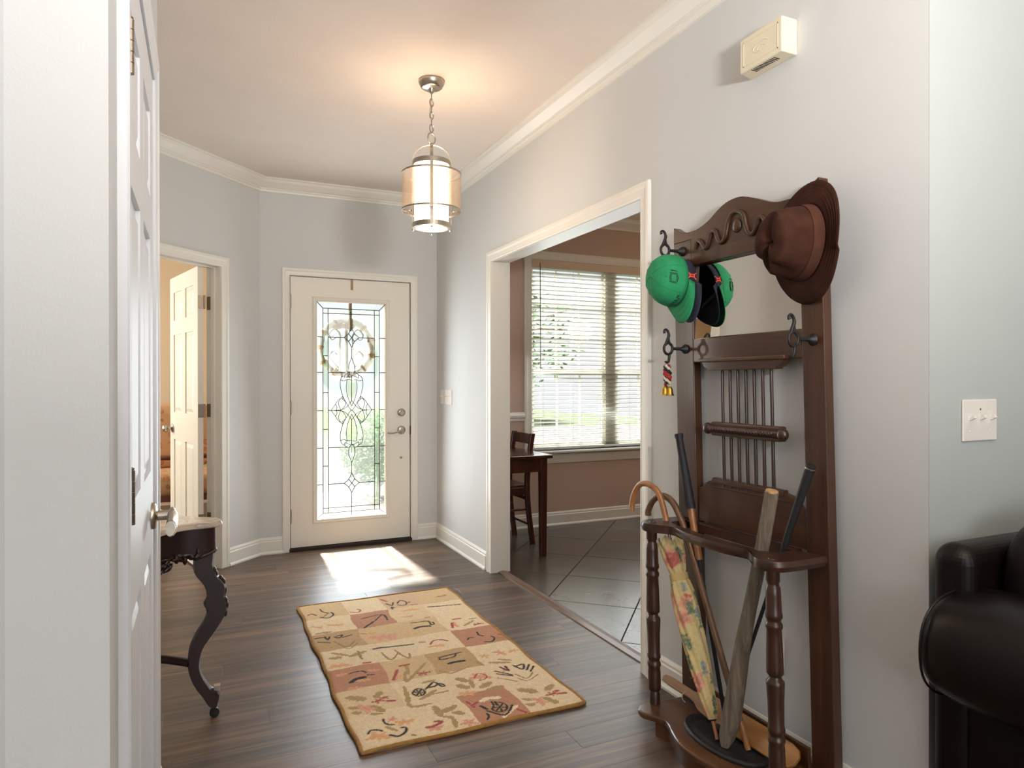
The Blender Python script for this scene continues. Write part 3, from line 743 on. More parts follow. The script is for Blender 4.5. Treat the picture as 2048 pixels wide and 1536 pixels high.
# closet door (door_2) in the left wall, hinged towards the camera
d2 = thing('door_2', (XC, 1.63, 0), kind='structure')
casing('trim_9', (XC, 1.99), (XC, 1.27), 2.045, 1, mat='door_white')
jamb('trim_10', (XC, 1.99), (XC, 1.27), 2.045, WT, -1, stop=(0.048, 0.06), mat='door_white')
six_panel(d2, frame_of((XC + 0.004, 1.276, 0.012), (0, 1), (-1, 0)), 0.708, 2.028, 0.035, M['door_white'])
for z in (1.81, 1.07, 0.3): barrel_hinge(d2, (XC + 0.012, 1.272, z), 0.09, 0.0065)
kn = MB(); kx = XC + 0.004; ky, kz = 1.92, 0.925
ring_rose(kn, (kx, ky, kz), (1, 0, 0), 0.033); kn.build('knob_rose', M['nickel'], d2)
kn = MB(); kn.lathe([(0.0125, 0.010), (0.0125, 0.052)], (kx, ky, kz), (1, 0, 0), 20)
kn.tube(smooth_path([(kx + 0.046, ky + 0.012, kz + 0.004), (kx + 0.048, ky - 0.02, kz + 0.002), (kx + 0.048, ky - 0.06, kz - 0.010), (kx + 0.047, ky - 0.10, kz - 0.016), (kx + 0.046, ky - 0.122, kz - 0.012)], 5), [0.0145] * 6 + [0.021] * 10 + [0.018] * 5, 12, flat=0.6, up=(0, 0, 1))
kn.build('lever_handle', M['nickel'], d2)

# bedroom door (door_3), standing open into the bedroom
d3p = (0.022, 5.012)
d3 = thing('door_3', (d3p[0], d3p[1], 0), kind='structure')
casing('trim_11', dg(T0), dg(T1), 2.045, 1)
jamb('trim_12', dg(T0), dg(T1), 2.045, 0.12, -1, stop=(0.045, 0.075))
ld = Vector((-0.25, 0.968)).normalized(); ln = Vector((0.968, 0.25)).normalized()
six_panel(d3, frame_of((-0.020, 5.000, 0.012), ld, ln), 0.765, 2.028, 0.035, M['door'])
for z in (1.80, 1.07, 0.33):
    h = MB(); h.M = frame_of((-0.020, 5.000, 0), ld, ln)
    h.box(-0.0022, -0.0002, 0.002, 0.034, z - 0.045, z + 0.045); h.lathe([(0.006, 0), (0.006, 0.092)], (-0.006, 0.041, z - 0.046), (0, 0, 1), 12)
    h.build('hinge', M['hinge'], d3)
    a = Vector(dg(T0, 0.082)); b = Vector(dg(T0, 0.120)); q = DG
    h = MB(); h.M = frame_of((a.x, a.y, 0), (b - a), (-0.7071, -0.7071)); h.box(0.0, 0.034, 0.0015, 0.0035, z - 0.045, z + 0.045); h.build('hinge_plate', M['hinge'], d3)
kb = MB(); kp = Vector((-0.020, 5.000)) + ld * 0.70
for s, off in ((-1, 0.0), (1, 0.035)):
    c = kp + ln * off; dd = (ln.x * s, ln.y * s, 0)
    kb.lathe([(0.032, 0), (0.032, 0.005), (0.012, 0.012), (0.011, 0.034), (0.022, 0.040), (0.027, 0.052), (0.024, 0.064), (0.010, 0.070)], (c.x, c.y, 0.92), dd, 24)
kb.build('door_knob', M['nickel'], d3)

# ---------------------------------------------------------------- dining window (window_1) and its blind
WX0, WX1, WZ0, WZ1 = 2.60, 4.30, 0.66, 2.33
w1 = thing('window_1', (3.39, YF, WZ0), kind='structure')
fr = MB(); y0, y1 = YF + 0.070, YF + 0.125
fr.box(WX0, WX0 + 0.03, y0, y1, WZ0, WZ1); fr.box(WX1 - 0.03, WX1, y0, y1, WZ0, WZ1); fr.box(WX0 + 0.03, WX1 - 0.03, y0, y1, WZ1 - 0.03, WZ1); fr.box(WX0 + 0.03, WX1 - 0.03, y0, y1, WZ0, WZ0 + 0.03)
fr.build('frame', M['vinyl'], w1)
bx('mullion', M['vinyl'], w1, (3.395, 3.505, y0 - 0.004, y1, WZ0 + 0.03, WZ1 - 0.03))
zm = 1.352
for a, b in ((WX0 + 0.03, 3.395), (3.505, WX1 - 0.03)):
    for z0_, z1_, yy in ((WZ0 + 0.03, zm, y0 + 0.005), (zm, WZ1 - 0.03, y0 + 0.025)):
        s = MB(); t = 0.03
        s.box(a, a + t, yy, yy + 0.018, z0_, z1_); s.box(b - t, b, yy, yy + 0.018, z0_, z1_)
        s.box(a + t, b - t, yy, yy + 0.018, z0_, z0_ + t); s.box(a + t, b - t, yy, yy + 0.018, z1_ - t, z1_)
        so = s.build('sash', M['vinyl'], w1)
        bx('pane', M['window_glass'], so, (a + t, b - t, yy + 0.008, yy + 0.011, z0_ + t, z1_ - t), bevel=None)
        gx = [a + t + (b - a - 2 * t) * k / 3 for k in (1, 2)]
        for x in gx: bx('muntin', M['vinyl'], so, (x - 0.008, x + 0.008, yy + 0.003, yy + 0.016, z0_ + t, z1_ - t), bevel=None)
        if z0_ == zm:
            for k in (1, 2):
                z = z0_ + t + (z1_ - z0_ - 2 * t) * k / 3; bx('muntin', M['vinyl'], so, (a + t, b - t, yy + 0.004, yy + 0.015, z - 0.008, z + 0.008), bevel=None)
rv = MB(); rv.box(WX0 - 0.001, WX0 + 0.001, YF, y0, WZ0, WZ1); rv.box(WX1 - 0.001, WX1 + 0.001, YF, y0, WZ0, WZ1); rv.box(WX0, WX1, YF, y0, WZ1 - 0.001, WZ1 + 0.001)
rv.build('reveal', M['trim'], w1)
casing('trim_13', (WX1, YF), (WX0, YF), WZ1, 1, w=0.072, z0=WZ0)
st = MB(); st.box(WX0 - 0.09, WX1 + 0.09, YF - 0.045, YF + 0.07, WZ0 - 0.022, WZ0); st.build('window_stool', M['trim'], w1, bevel=0.006)
MB().prism([(YF - 0.018, WZ0 - 0.022), (YF, WZ0 - 0.022), (YF, WZ0 - 0.115), (YF - 0.010, WZ0 - 0.110), (YF - 0.016, WZ0 - 0.06)], WX0 - 0.07, WX1 + 0.07, 'x').build('window_apron', M['trim'], w1)
bl = thing('window_blind', (3.39, YF + 0.03, WZ0), 'wide white horizontal slat blind hanging over the dining window', 'blind')
bx('valance', M['blind_valance'], bl, (WX0 + 0.003, WX1 - 0.003, YF - 0.006, YF + 0.004, WZ1 - 0.068, WZ1 - 0.002))
bx('headrail', M['blind'], bl, (WX0 + 0.006, WX1 - 0.006, YF + 0.006, YF + 0.056, WZ1 - 0.05, WZ1 - 0.002))
sl = MB(); tl = R(13); yc = YF + 0.033
n = 5; sec = []
for k in range(n + 1):
    u = -0.025 + 0.05 * k / n; sec.append((u * cos(tl), -u * sin(tl) * 1 + 0.0022 * (1 - (u / 0.025) ** 2)))
top = [(yc + a, b + 0.0016) for a, b in sec]; bot = [(yc + a, b - 0.0016) for a, b in sec][::-1]
sl.prism(top + bot, WX0 + 0.008, WX1 - 0.008, 'x')
z = 0.715; k = 0; pitch = 0.0385; first = None
while z < WZ1 - 0.06:
    if first is None: first = sl.build('slat', M['blind'], bl, origin=(3.45, yc, 0)); first.location.z = z - WL['window_blind'][2]
    else:
        c = first.copy(); COL.objects.link(c); c.parent = bl; c.location.z = z - WL['window_blind'][2]
    z += pitch
bx('bottom_rail', M['blind'], bl, (WX0 + 0.008, WX1 - 0.008, yc - 0.026, yc + 0.026, WZ0 + 0.012, WZ0 + 0.030), bevel=0.004)
for x in (2.72, 3.02, 3.32, 3.62, 3.92, 4.2):
    cd = MB()
    for yy in (yc - 0.028, yc + 0.028): cd.tube([(x, yy, WZ0 + 0.025), (x, yy, WZ1 - 0.045)], 0.0009, 4)
    cd.build('ladder_cord', M['blind'], bl)
MB().tube([(2.68, YF - 0.012, 2.30), (2.682, YF - 0.014, 1.376)], 0.0035, 8).build('tilt_wand', M['blinddark'], bl)
# no bedroom window is built: an added area light brightens the open door

# ---------------------------------------------------------------- outside
MB().box(-12, 16, 5.41, 40, -0.22, -0.17).build('lawn', M['lawn'], kind='structure')
MB().box(0.2, 2.2, 5.40, 12, -0.17, -0.04).build('porch_walk', M['concrete'], kind='structure')
MB().box(-12, 16, 12.0, 19.0, -0.17, -0.15).build('street', M['concrete'], kind='structure')
def plant(name, c, height, crown, nleaf, size, label, cat, trunk=0.03, seed=1, group=None, zc=None, limbs=0):
    r = random.Random(seed); root = thing(name, (c[0], c[1], c[2]), label, cat, group=group)
    tk = MB(); zc = zc if zc is not None else height - crown[2]
    top = Vector((c[0], c[1], c[2] + zc))
    tk.tube(smooth_path([(c[0], c[1], c[2] - 0.03), (c[0] + 0.03, c[1], c[2] + zc * 0.5), tuple(top)], 4), [trunk * (1 - 0.05 * k) for k in range(9)], 8)
    for k in range(limbs):
        a = r.random() * 2 * pi; e = Vector((crown[0] * 0.85 * cos(a), crown[1] * 0.85 * sin(a), crown[2] * (r.random() - 0.3)))
        tk.tube([tuple(top), tuple(top + e * 0.5 + Vector((0, 0, 0.05))), tuple(top + e)], [trunk * 0.5, trunk * 0.3, trunk * 0.12], 6)
    tk.build('trunk', M['bark'], root)
    lf = MB()
    for k in range(nleaf):
        while True:
            p = Vector((r.uniform(-1, 1), r.uniform(-1, 1), r.uniform(-1, 1)))
            if 0.25 < p.length < 1: break
        q = Vector((c[0] + p.x * crown[0], c[1] + p.y * crown[1], c[2] + zc + p.z * crown[2]))
        d = Vector((r.uniform(-1, 1), r.uniform(-1, 1), r.uniform(-0.6, 0.6))).normalized(); u = d.orthogonal().normalized(); s = size * r.uniform(0.7, 1.3)
        lf.add([q - d * s, q + u * s * 0.45, q + d * s, q - u * s * 0.45], [(0, 1, 2, 3)])
    o = lf.build('foliage', M['leaf'], root); o['kind'] = 'stuff'
    return root
plant('crape_myrtle', (3.15, 7.0, -0.17), 2.5, (0.95, 0.5, 0.62), 900, 0.05, 'slender crape myrtle with leafy branches outside the dining window', 'tree', 0.035, 3, zc=1.95, limbs=9)
plant('round_shrub', (1.80, 7.6, -0.17), 1.1, (0.42, 0.4, 0.42), 1600, 0.035, 'dark green rounded shrub beside the front walk, behind the door glass', 'shrub', 0.03, 5, limbs=6)
plant('low_hedge_bush', (0.05, 8.6, -0.17), 1.1, (0.6, 0.5, 0.5), 1500, 0.035, 'green bush left of the front walk outside', 'shrub', 0.03, 8, limbs=6)
plant('street_tree', (-2.2, 22.5, -0.17), 6.5, (2.6, 2.2, 2.0), 4200, 0.14, 'leafy street tree far beyond the front door', 'tree', 0.16, 9, zc=4.2, limbs=10)
plant('street_tree', (9.4, 25.0, -0.17), 7.0, (3.0, 2.4, 2.2), 4200, 0.15, 'leafy tree across the street, right of the front walk', 'tree', 0.17, 12, zc=4.4, limbs=10)
# ---------------------------------------------------------------- pendant lantern in the foyer
PX, PY = 1.035, 3.204
pd = thing('pendant_lantern', (PX, PY, 2.0), 'brushed nickel lantern with seeded glass drum hanging on a chain in the foyer', 'lamp')
MB().lathe([(0.064, 0.0), (0.064, -0.012), (0.052, -0.034), (0.046, -0.038), (0.016, -0.042), (0.012, -0.055), (0.008, -0.062)], (PX, PY, ZC - 0.0005), (0, 0, 1), 36).build('canopy', M['nickel'], pd)
ch = MB(); z = 2.683; k = 0
while z > 2.50:
    pts = []
    for q in range(14):
        a = 2 * pi * q / 14; u = 0.0105 * cos(a); w = 0.019 * sin(a)
        pts.append((PX + (u if k % 2 else u * 0.3), PY + (u * 0.3 if k % 2 else u), z - 0.014 + w))
    ch.tube(pts, 0.0028, 6, True); z -= 0.0315; k += 1
ch.tube([(PX + 0.004, PY + 0.006, 2.69), (PX - 0.006, PY + 0.006, 2.6), (PX + 0.003, PY - 0.004, 2.5)], 0.0018, 5)
c_ = ch.build('chain', M['nickel'], pd); c_['kind'] = 'stuff'
MB().tube([(PX + 0.021 * cos(2 * pi * q / 20), PY + 0.008 * cos(2 * pi * q / 20), 2.462 + 0.027 * sin(2 * pi * q / 20)) for q in range(20)], 0.0035, 8, True).lathe([(0.008, 0), (0.008, 0.02)], (PX, PY, 2.418), (0, 0, 1), 12).build('hanging_loop', M['nickel'], pd)
view = Vector((PX, PY)).normalized(); perp = Vector((-view.y, view.x))
for dv, nm in ((view, 'strap'), (perp, 'strap')):
    for s in (-1, 1):
        r0 = 0.094
        pts = [Vector((PX, PY, 2.428))] + [Vector((PX + dv.x * s * r0 * sin(a), PY + dv.y * s * r0 * sin(a), 2.345 + 0.083 * cos(a))) for a in [R(15 * q) for q in range(1, 7)]] + [Vector((PX + dv.x * s * r0, PY + dv.y * s * r0, zz)) for zz in (2.2, 2.03)]
        w = Vector((-dv.y, dv.x, 0)) * 0.0075
        m = MB(); vs = []
        for p in pts: vs += [p - w, p + w]
        off = Vector((dv.x * s * 0.002, dv.y * s * 0.002, 0.0004))
        vs2 = [p + off for p in vs]; n_ = len(pts)
        fs = []
        for q in range(n_ - 1):
            a = 2 * q; b = 2 * n_ + 2 * q
            fs += [(a, a + 1, a + 3, a + 2), (b, b + 2, b + 3, b + 1), (a, a + 2, b + 2, b), (a + 1, b + 1, b + 3, a + 3)]
        m.add(vs + vs2, fs, False).build(nm, M['nickel'], pd)
def band(nm, r, z0, z1, t=0.003):
    MB().lathe([(r - t, z0), (r, z0), (r, z1), (r - t, z1), (r - t, z0)], (PX, PY, 0), (0, 0, 1), 48, cap=False, smooth=False).build(nm, M['nickel'], pd)
band('upper_collar', 0.0925, 2.325, 2.348); band('drum_top_ring', 0.147, 2.281, 2.289); band('drum_bottom_ring', 0.147, 2.100, 2.108); band('bottom_collar', 0.0935, 2.018, 2.042)
MB().lathe([(0.0935, 2.018), (0.078, 2.0165), (0.078, 2.0185), (0.0935, 2.020)], (PX, PY, 0), (0, 0, 1), 48, cap=False).build('bottom_rim', M['nickel'], pd)
MB().lathe([(0.1445, 2.108), (0.1445, 2.281), (0.142, 2.281), (0.142, 2.108), (0.1445, 2.108)], (PX, PY, 0), (0, 0, 1), 48, cap=False).build('glass_drum', M['lamp_glass'], pd)
MB().lathe([(0.084, 2.03), (0.084, 2.345), (0.082, 2.345), (0.082, 2.03), (0.084, 2.03)], (PX, PY, 0), (0, 0, 1), 40, cap=False).build('shade', M['shade'], pd)
MB().lathe([(0.0815, 2.022), (0.06, 2.0215), (0.001, 2.0215)], (PX, PY, 0), (0, 0, 1), 40, cap=False).build('diffuser', M['shade'], pd)
for q in range(4):
    a = atan2(view.y, view.x) + q * pi / 2 + (0 if True else 0)
    for dv in (Vector((cos(a), sin(a))),):
        MB().tube([(PX + dv.x * 0.094, PY + dv.y * 0.094, 2.104), (PX + dv.x * 0.145, PY + dv.y * 0.145, 2.104)], 0.0035, 6).build('strut', M['nickel'], pd)
        MB().ball((PX + dv.x * 0.092, PY + dv.y * 0.092, 2.008), 0.0055).build('finial', M['nickel'], pd)
lp = light('POINT', 'lantern_light', (PX, PY, 2.37), 5.0, (1.0, 0.78, 0.55), size=0.05)
lp.parent = pd; lp.location = (0, 0, 0.385)
lp2 = light('POINT', 'lantern_light_down', (0, 0, 0), 5.0, (1.0, 0.8, 0.6), size=0.05); lp2.parent = pd; lp2.location = (0, 0, -0.06)

# ---------------------------------------------------------------- hooked rug
RUG = [('K',0.0029,[(0.04,0.103),(0.054,0.12),(0.074,0.117),(0.09,0.101)]),('K',0.0029,[(0.121,0.182),(0.117,0.155),(0.125,0.135),(0.141,0.127)]),('K',0.0034,[(0.108,0.061),(0.131,0.042),(0.158,0.054),(0.171,0.075),(0.173,0.09),(0.159,0.097)]),('K',0.0029,[(0.517,0.096),(0.544,0.127),(0.564,0.124),(0.574,0.094),(0.56,0.063),(0.535,0.053),(0.515,0.066),(0.517,0.096),(0.567,0.078)]),('K',0.0024,[(0.549,0.125),(0.539,0.055)]),('K',0.0024,[(0.571,0.114),(0.518,0.067)]),('K',0.0048,[(0.483,0.13),(0.493,0.098)]),('K',0.0034,[(0.537,0.143),(0.531,0.114)]),('K',0.0034,[(0.548,0.138),(0.542,0.109)]),('K',0.0034,[(0.488,0.084),(0.538,0.025),(0.594,0.085)]),('K',0.0034,[(0.479,0.064),(0.478,0.041),(0.465,0.023)]),('K',0.0029,[(0.283,0.353),(0.3,0.376),(0.32,0.375),(0.329,0.346),(0.317,0.321),(0.296,0.314),(0.282,0.329),(0.283,0.353),(0.326,0.336)]),('K',0.0024,[(0.302,0.375),(0.307,0.315)]),('K',0.0024,[(0.323,0.37),(0.287,0.322)]),('K',0.0034,[(0.338,0.363),(0.354,0.377),(0.392,0.41),(0.406,0.36),(0.419,0.361),(0.409,0.387),(0.38,0.372),(0.356,0.373)]),('K',0.0078,[(0.077,0.545),(0.101,0.566),(0.135,0.569)]),('K',0.0029,[(0.081,0.629),(0.098,0.637),(0.134,0.636),(0.148,0.614)]),('K',0.0029,[(0.148,0.587),(0.177,0.58)]),('K',0.0029,[(0.015,1.106),(0.054,1.102),(0.07,1.074)]),('K',0.0029,[(0.024,1.056),(0.075,1.023)]),('K',0.0034,[(0.062,1.108),(0.072,1.063),(0.084,1.098)]),('K',0.0034,[(0.106,1.088),(0.126,1.064),(0.146,1.1),(0.117,1.093)]),('K',0.0029,[(0.143,1.066),(0.188,1.081)]),('K',0.0058,[(0.239,0.861),(0.269,0.864)]),('K',0.0039,[(0.269,0.864),(0.42,0.838)]),('K',0.0068,[(0.509,0.555),(0.539,0.558),(0.578,0.554)]),('K',0.0034,[(0.483,0.635),(0.593,0.648)]),('K',0.0029,[(0.484,0.628),(0.484,0.609),(0.545,0.612),(0.565,0.638)]),('K',0.0029,[(0.666,0.398),(0.713,0.337)]),('K',0.0029,[(0.703,0.429),(0.719,0.381),(0.727,0.43)]),('K',0.0034,[(0.762,0.422),(0.779,0.37),(0.807,0.415),(0.771,0.411)]),('K',0.0029,[(0.792,0.356),(0.827,0.4)]),('K',0.0029,[(0.8,0.336),(0.836,0.376)]),('K',0.0024,[(0.661,0.369),(0.711,0.327)]),('K',0.0029,[(0.678,0.78),(0.693,0.801),(0.714,0.797)]),('K',0.0029,[(0.756,0.86),(0.75,0.821),(0.767,0.799)]),('K',0.0034,[(0.746,0.728),(0.778,0.717),(0.808,0.753),(0.801,0.781)]),('K',0.0068,[(0.497,1.029),(0.531,1.04),(0.576,1.03)]),('K',0.0029,[(0.5,1.115),(0.529,1.108),(0.588,1.104),(0.589,1.047),(0.606,1.05),(0.607,1.077)]),('K',0.0044,[(0.658,1.323),(0.716,1.312)]),('K',0.0029,[(0.716,1.312),(0.835,1.294)]),('K',0.0034,[(0.282,1.292),(0.393,1.313),(0.4,1.219)]),('K',0.0029,[(0.336,1.232),(0.387,1.304)]),('K',0.0044,[(0.263,1.153),(0.283,1.177),(0.327,1.225)]),('K',0.0029,[(0.023,1.46),(0.043,1.468),(0.06,1.438)]),('K',0.0029,[(0.1,1.524),(0.103,1.477),(0.128,1.445)]),('K',0.0034,[(0.08,1.397),(0.116,1.369),(0.148,1.409),(0.142,1.449)]),('K',0.0029,[(0.45,1.48),(0.47,1.431),(0.491,1.48)]),('K',0.0029,[(0.462,1.369),(0.464,1.407),(0.475,1.389)]),('K',0.0024,[(0.508,1.453),(0.536,1.495),(0.558,1.471),(0.552,1.419),(0.524,1.406),(0.505,1.427)]),('K',0.0024,[(0.559,1.443),(0.58,1.447)]),('R',0.0136,[(0.13,0.331),(0.147,0.336)]),('R',0.0097,[(0.162,0.349),(0.174,0.352)]),('R',0.0078,[(0.171,0.318),(0.197,0.31)]),('R',0.0136,[(0.77,0.109),(0.793,0.111)]),('R',0.0087,[(0.808,0.125),(0.813,0.126)]),('R',0.0068,[(0.805,0.102),(0.832,0.093)]),('R',0.0068,[(0.242,0.064),(0.262,0.06),(0.293,0.074),(0.305,0.086),(0.283,0.092)]),('R',0.0165,[(0.368,0.512),(0.393,0.511)]),('R',0.0058,[(0.299,0.624),(0.339,0.627)]),('R',0.0078,[(0.277,0.586),(0.247,0.499)]),('R',0.0058,[(0.717,1.08),(0.756,1.078)]),('R',0.0116,[(0.791,0.964),(0.824,0.968)]),('R',0.0058,[(0.695,1.031),(0.671,0.964)]),('R',0.0078,[(0.453,0.188),(0.458,0.135)]),('R',0.0068,[(0.485,0.165),(0.46,0.153)]),('R',0.0078,[(0.599,0.045),(0.619,0.012)]),('R',0.0068,[(0.165,0.719),(0.192,0.715)]),('R',0.0039,[(0.237,1.422),(0.274,1.398),(0.295,1.429),(0.282,1.452)]),('R',0.0048,[(0.749,1.473),(0.785,1.479),(0.805,1.484)]),('R',0.0048,[(0.447,1.564),(0.467,1.513)]),('R',0.0039,[(0.574,1.396),(0.605,1.39)]),('R',0.0044,[(0.591,1.161),(0.61,1.16)]),('R',0.0044,[(0.498,0.798),(0.524,0.835),(0.564,0.826),(0.585,0.803)]),('R',0.0048,[(0.846,0.788),(0.867,0.767)]),('P',0.0223,[(0.568,0.374),(0.598,0.367)]),('R',0.0024,[(0.557,0.371),(0.586,0.404),(0.611,0.384),(0.603,0.35),(0.566,0.337)]),('P',0.0165,[(0.074,0.306),(0.089,0.274)]),('P',0.0165,[(0.702,0.087),(0.709,0.058)]),('P',0.0174,[(0.391,0.04),(0.403,0.029)]),('P',0.0107,[(0.143,0.166),(0.155,0.172)]),('P',0.0145,[(0.752,0.588),(0.769,0.562)]),('O',0.0145,[(0.674,0.57),(0.685,0.565)]),('O',0.0145,[(0.166,0.133),(0.197,0.13)]),('O',0.0174,[(0.054,0.075),(0.09,0.059)]),('O',0.0145,[(0.466,0.255),(0.497,0.248)]),('P',0.0291,[(0.302,0.997),(0.354,0.983)]),('O',0.0145,[(0.266,0.994),(0.299,0.988)]),('O',0.0126,[(0.496,0.77),(0.55,0.764)]),('O',0.0097,[(0.032,1.27),(0.063,1.245)]),('O',0.0097,[(0.114,1.255),(0.169,1.24)]),('O',0.0116,[(0.519,1.317),(0.589,1.31)]),('O',0.0097,[(0.103,0.543),(0.143,0.539)]),('P',0.0107,[(0.067,0.481),(0.101,0.479)]),('P',0.0097,[(0.169,0.627),(0.199,0.622)]),('P',0.0097,[(0.035,0.635),(0.057,0.64)]),('P',0.0145,[(0.254,0.053),(0.279,0.047)]),('O',0.0107,[(0.809,0.571),(0.846,0.572)]),('P',0.0097,[(0.702,1.028),(0.698,0.974)]),('O',0.0116,[(0.274,1.062),(0.295,1.059)]),('P',0.0087,[(0.492,1.219),(0.529,1.214)]),('O',0.0165,[(0.032,0.739),(0.086,0.73)]),('O',0.0107,[(0.262,0.507),(0.285,0.527)]),('W',0.0097,[(0.51,0.168),(0.537,0.176),(0.575,0.165)]),('W',0.0068,[(0.533,0.015),(0.606,0.073)]),('P',0.0068,[(0.726,0.419),(0.697,0.384)]),('L',0.0145,[(0.036,0.413),(0.098,0.365)]),('L',0.0078,[(0.021,0.324),(0.063,0.305)]),('L',0.0107,[(0.17,0.405),(0.131,0.363)]),('L',0.0087,[(0.026,0.279),(0.06,0.263)]),('L',0.0116,[(0.1,0.3),(0.14,0.238)]),('L',0.0058,[(0.131,0.224),(0.086,0.239)]),('L',0.0145,[(0.68,0.198),(0.737,0.151)]),('L',0.0078,[(0.651,0.116),(0.684,0.095)]),('L',0.0107,[(0.824,0.181),(0.774,0.148)]),('L',0.0087,[(0.646,0.067),(0.676,0.054)]),('L',0.0107,[(0.733,0.092),(0.764,0.032)]),('L',0.0107,[(0.326,0.208),(0.319,0.12)]),('L',0.0107,[(0.335,0.149),(0.403,0.18)]),('L',0.0068,[(0.324,0.118),(0.349,0.094),(0.341,0.018)]),('L',0.0097,[(0.369,0.133),(0.404,0.105)]),('L',0.0068,[(0.269,0.423),(0.25,0.315),(0.245,0.239),(0.323,0.235)]),('L',0.0078,[(0.292,0.282),(0.375,0.339)]),('L',0.0107,[(0.489,0.402),(0.521,0.351)]),('L',0.0068,[(0.533,0.367),(0.521,0.286)]),('L',0.0126,[(0.467,0.339),(0.505,0.293)]),('L',0.0116,[(0.547,0.274),(0.604,0.305)]),('L',0.0097,[(0.566,0.244),(0.639,0.253)]),('L',0.0058,[(0.308,0.563),(0.292,0.463),(0.358,0.54),(0.412,0.613)]),('L',0.0058,[(0.324,0.621),(0.317,0.528)]),('L',0.0097,[(0.03,0.832),(0.085,0.824)]),('L',0.0097,[(0.121,0.816),(0.2,0.851)]),('L',0.0068,[(0.052,0.892),(0.117,0.827)]),('L',0.0078,[(0.024,1.167),(0.105,1.161)]),('L',0.0058,[(0.23,1.082),(0.267,1.059)]),('L',0.0068,[(0.676,0.492),(0.765,0.459)]),('L',0.0058,[(0.726,0.511),(0.78,0.477)]),('L',0.0058,[(0.734,0.968),(0.811,1.024)]),('L',0.0048,[(0.798,1.054),(0.836,1.048)]),('L',0.0039,[(0.262,0.805),(0.283,0.707),(0.333,0.772)]),('L',0.0039,[(0.324,0.813),(0.357,0.69),(0.38,0.75)]),('L',0.0058,[(0.451,0.849),(0.482,0.835)]),('L',0.0058,[(0.404,0.427),(0.347,0.423)]),('L',0.0078,[(0.63,0.53),(0.647,0.472)]),('L',0.0048,[(0.164,0.868),(0.167,0.76)]),('L',0.0048,[(0.18,0.033),(0.194,0.021)]),('L',0.0058,[(0.111,0.124),(0.141,0.078)]),('L',0.0048,[(0.123,1.438),(0.095,1.402)]),('L',0.0048,[(0.848,0.725),(0.818,0.759)]),('L',0.0039,[(0.096,1.032),(0.132,0.938),(0.193,1.007)]),('L',0.0029,[(0.108,0.988),(0.133,0.91),(0.192,0.968)]),('L',0.0029,[(0.729,0.338),(0.755,0.28),(0.802,0.32)]),('L',0.0029,[(0.723,0.295),(0.752,0.259),(0.817,0.297)]),('T',0.0048,[(0.452,0.497),(0.49,0.456),(0.579,0.486)]),('L',0.0029,[(0.647,0.33),(0.706,0.273)]),('T',0.0048,[(0.348,0.31),(0.412,0.308)])]
RX, RY, RW, RL = 0.490, 2.290, 0.866, 1.625
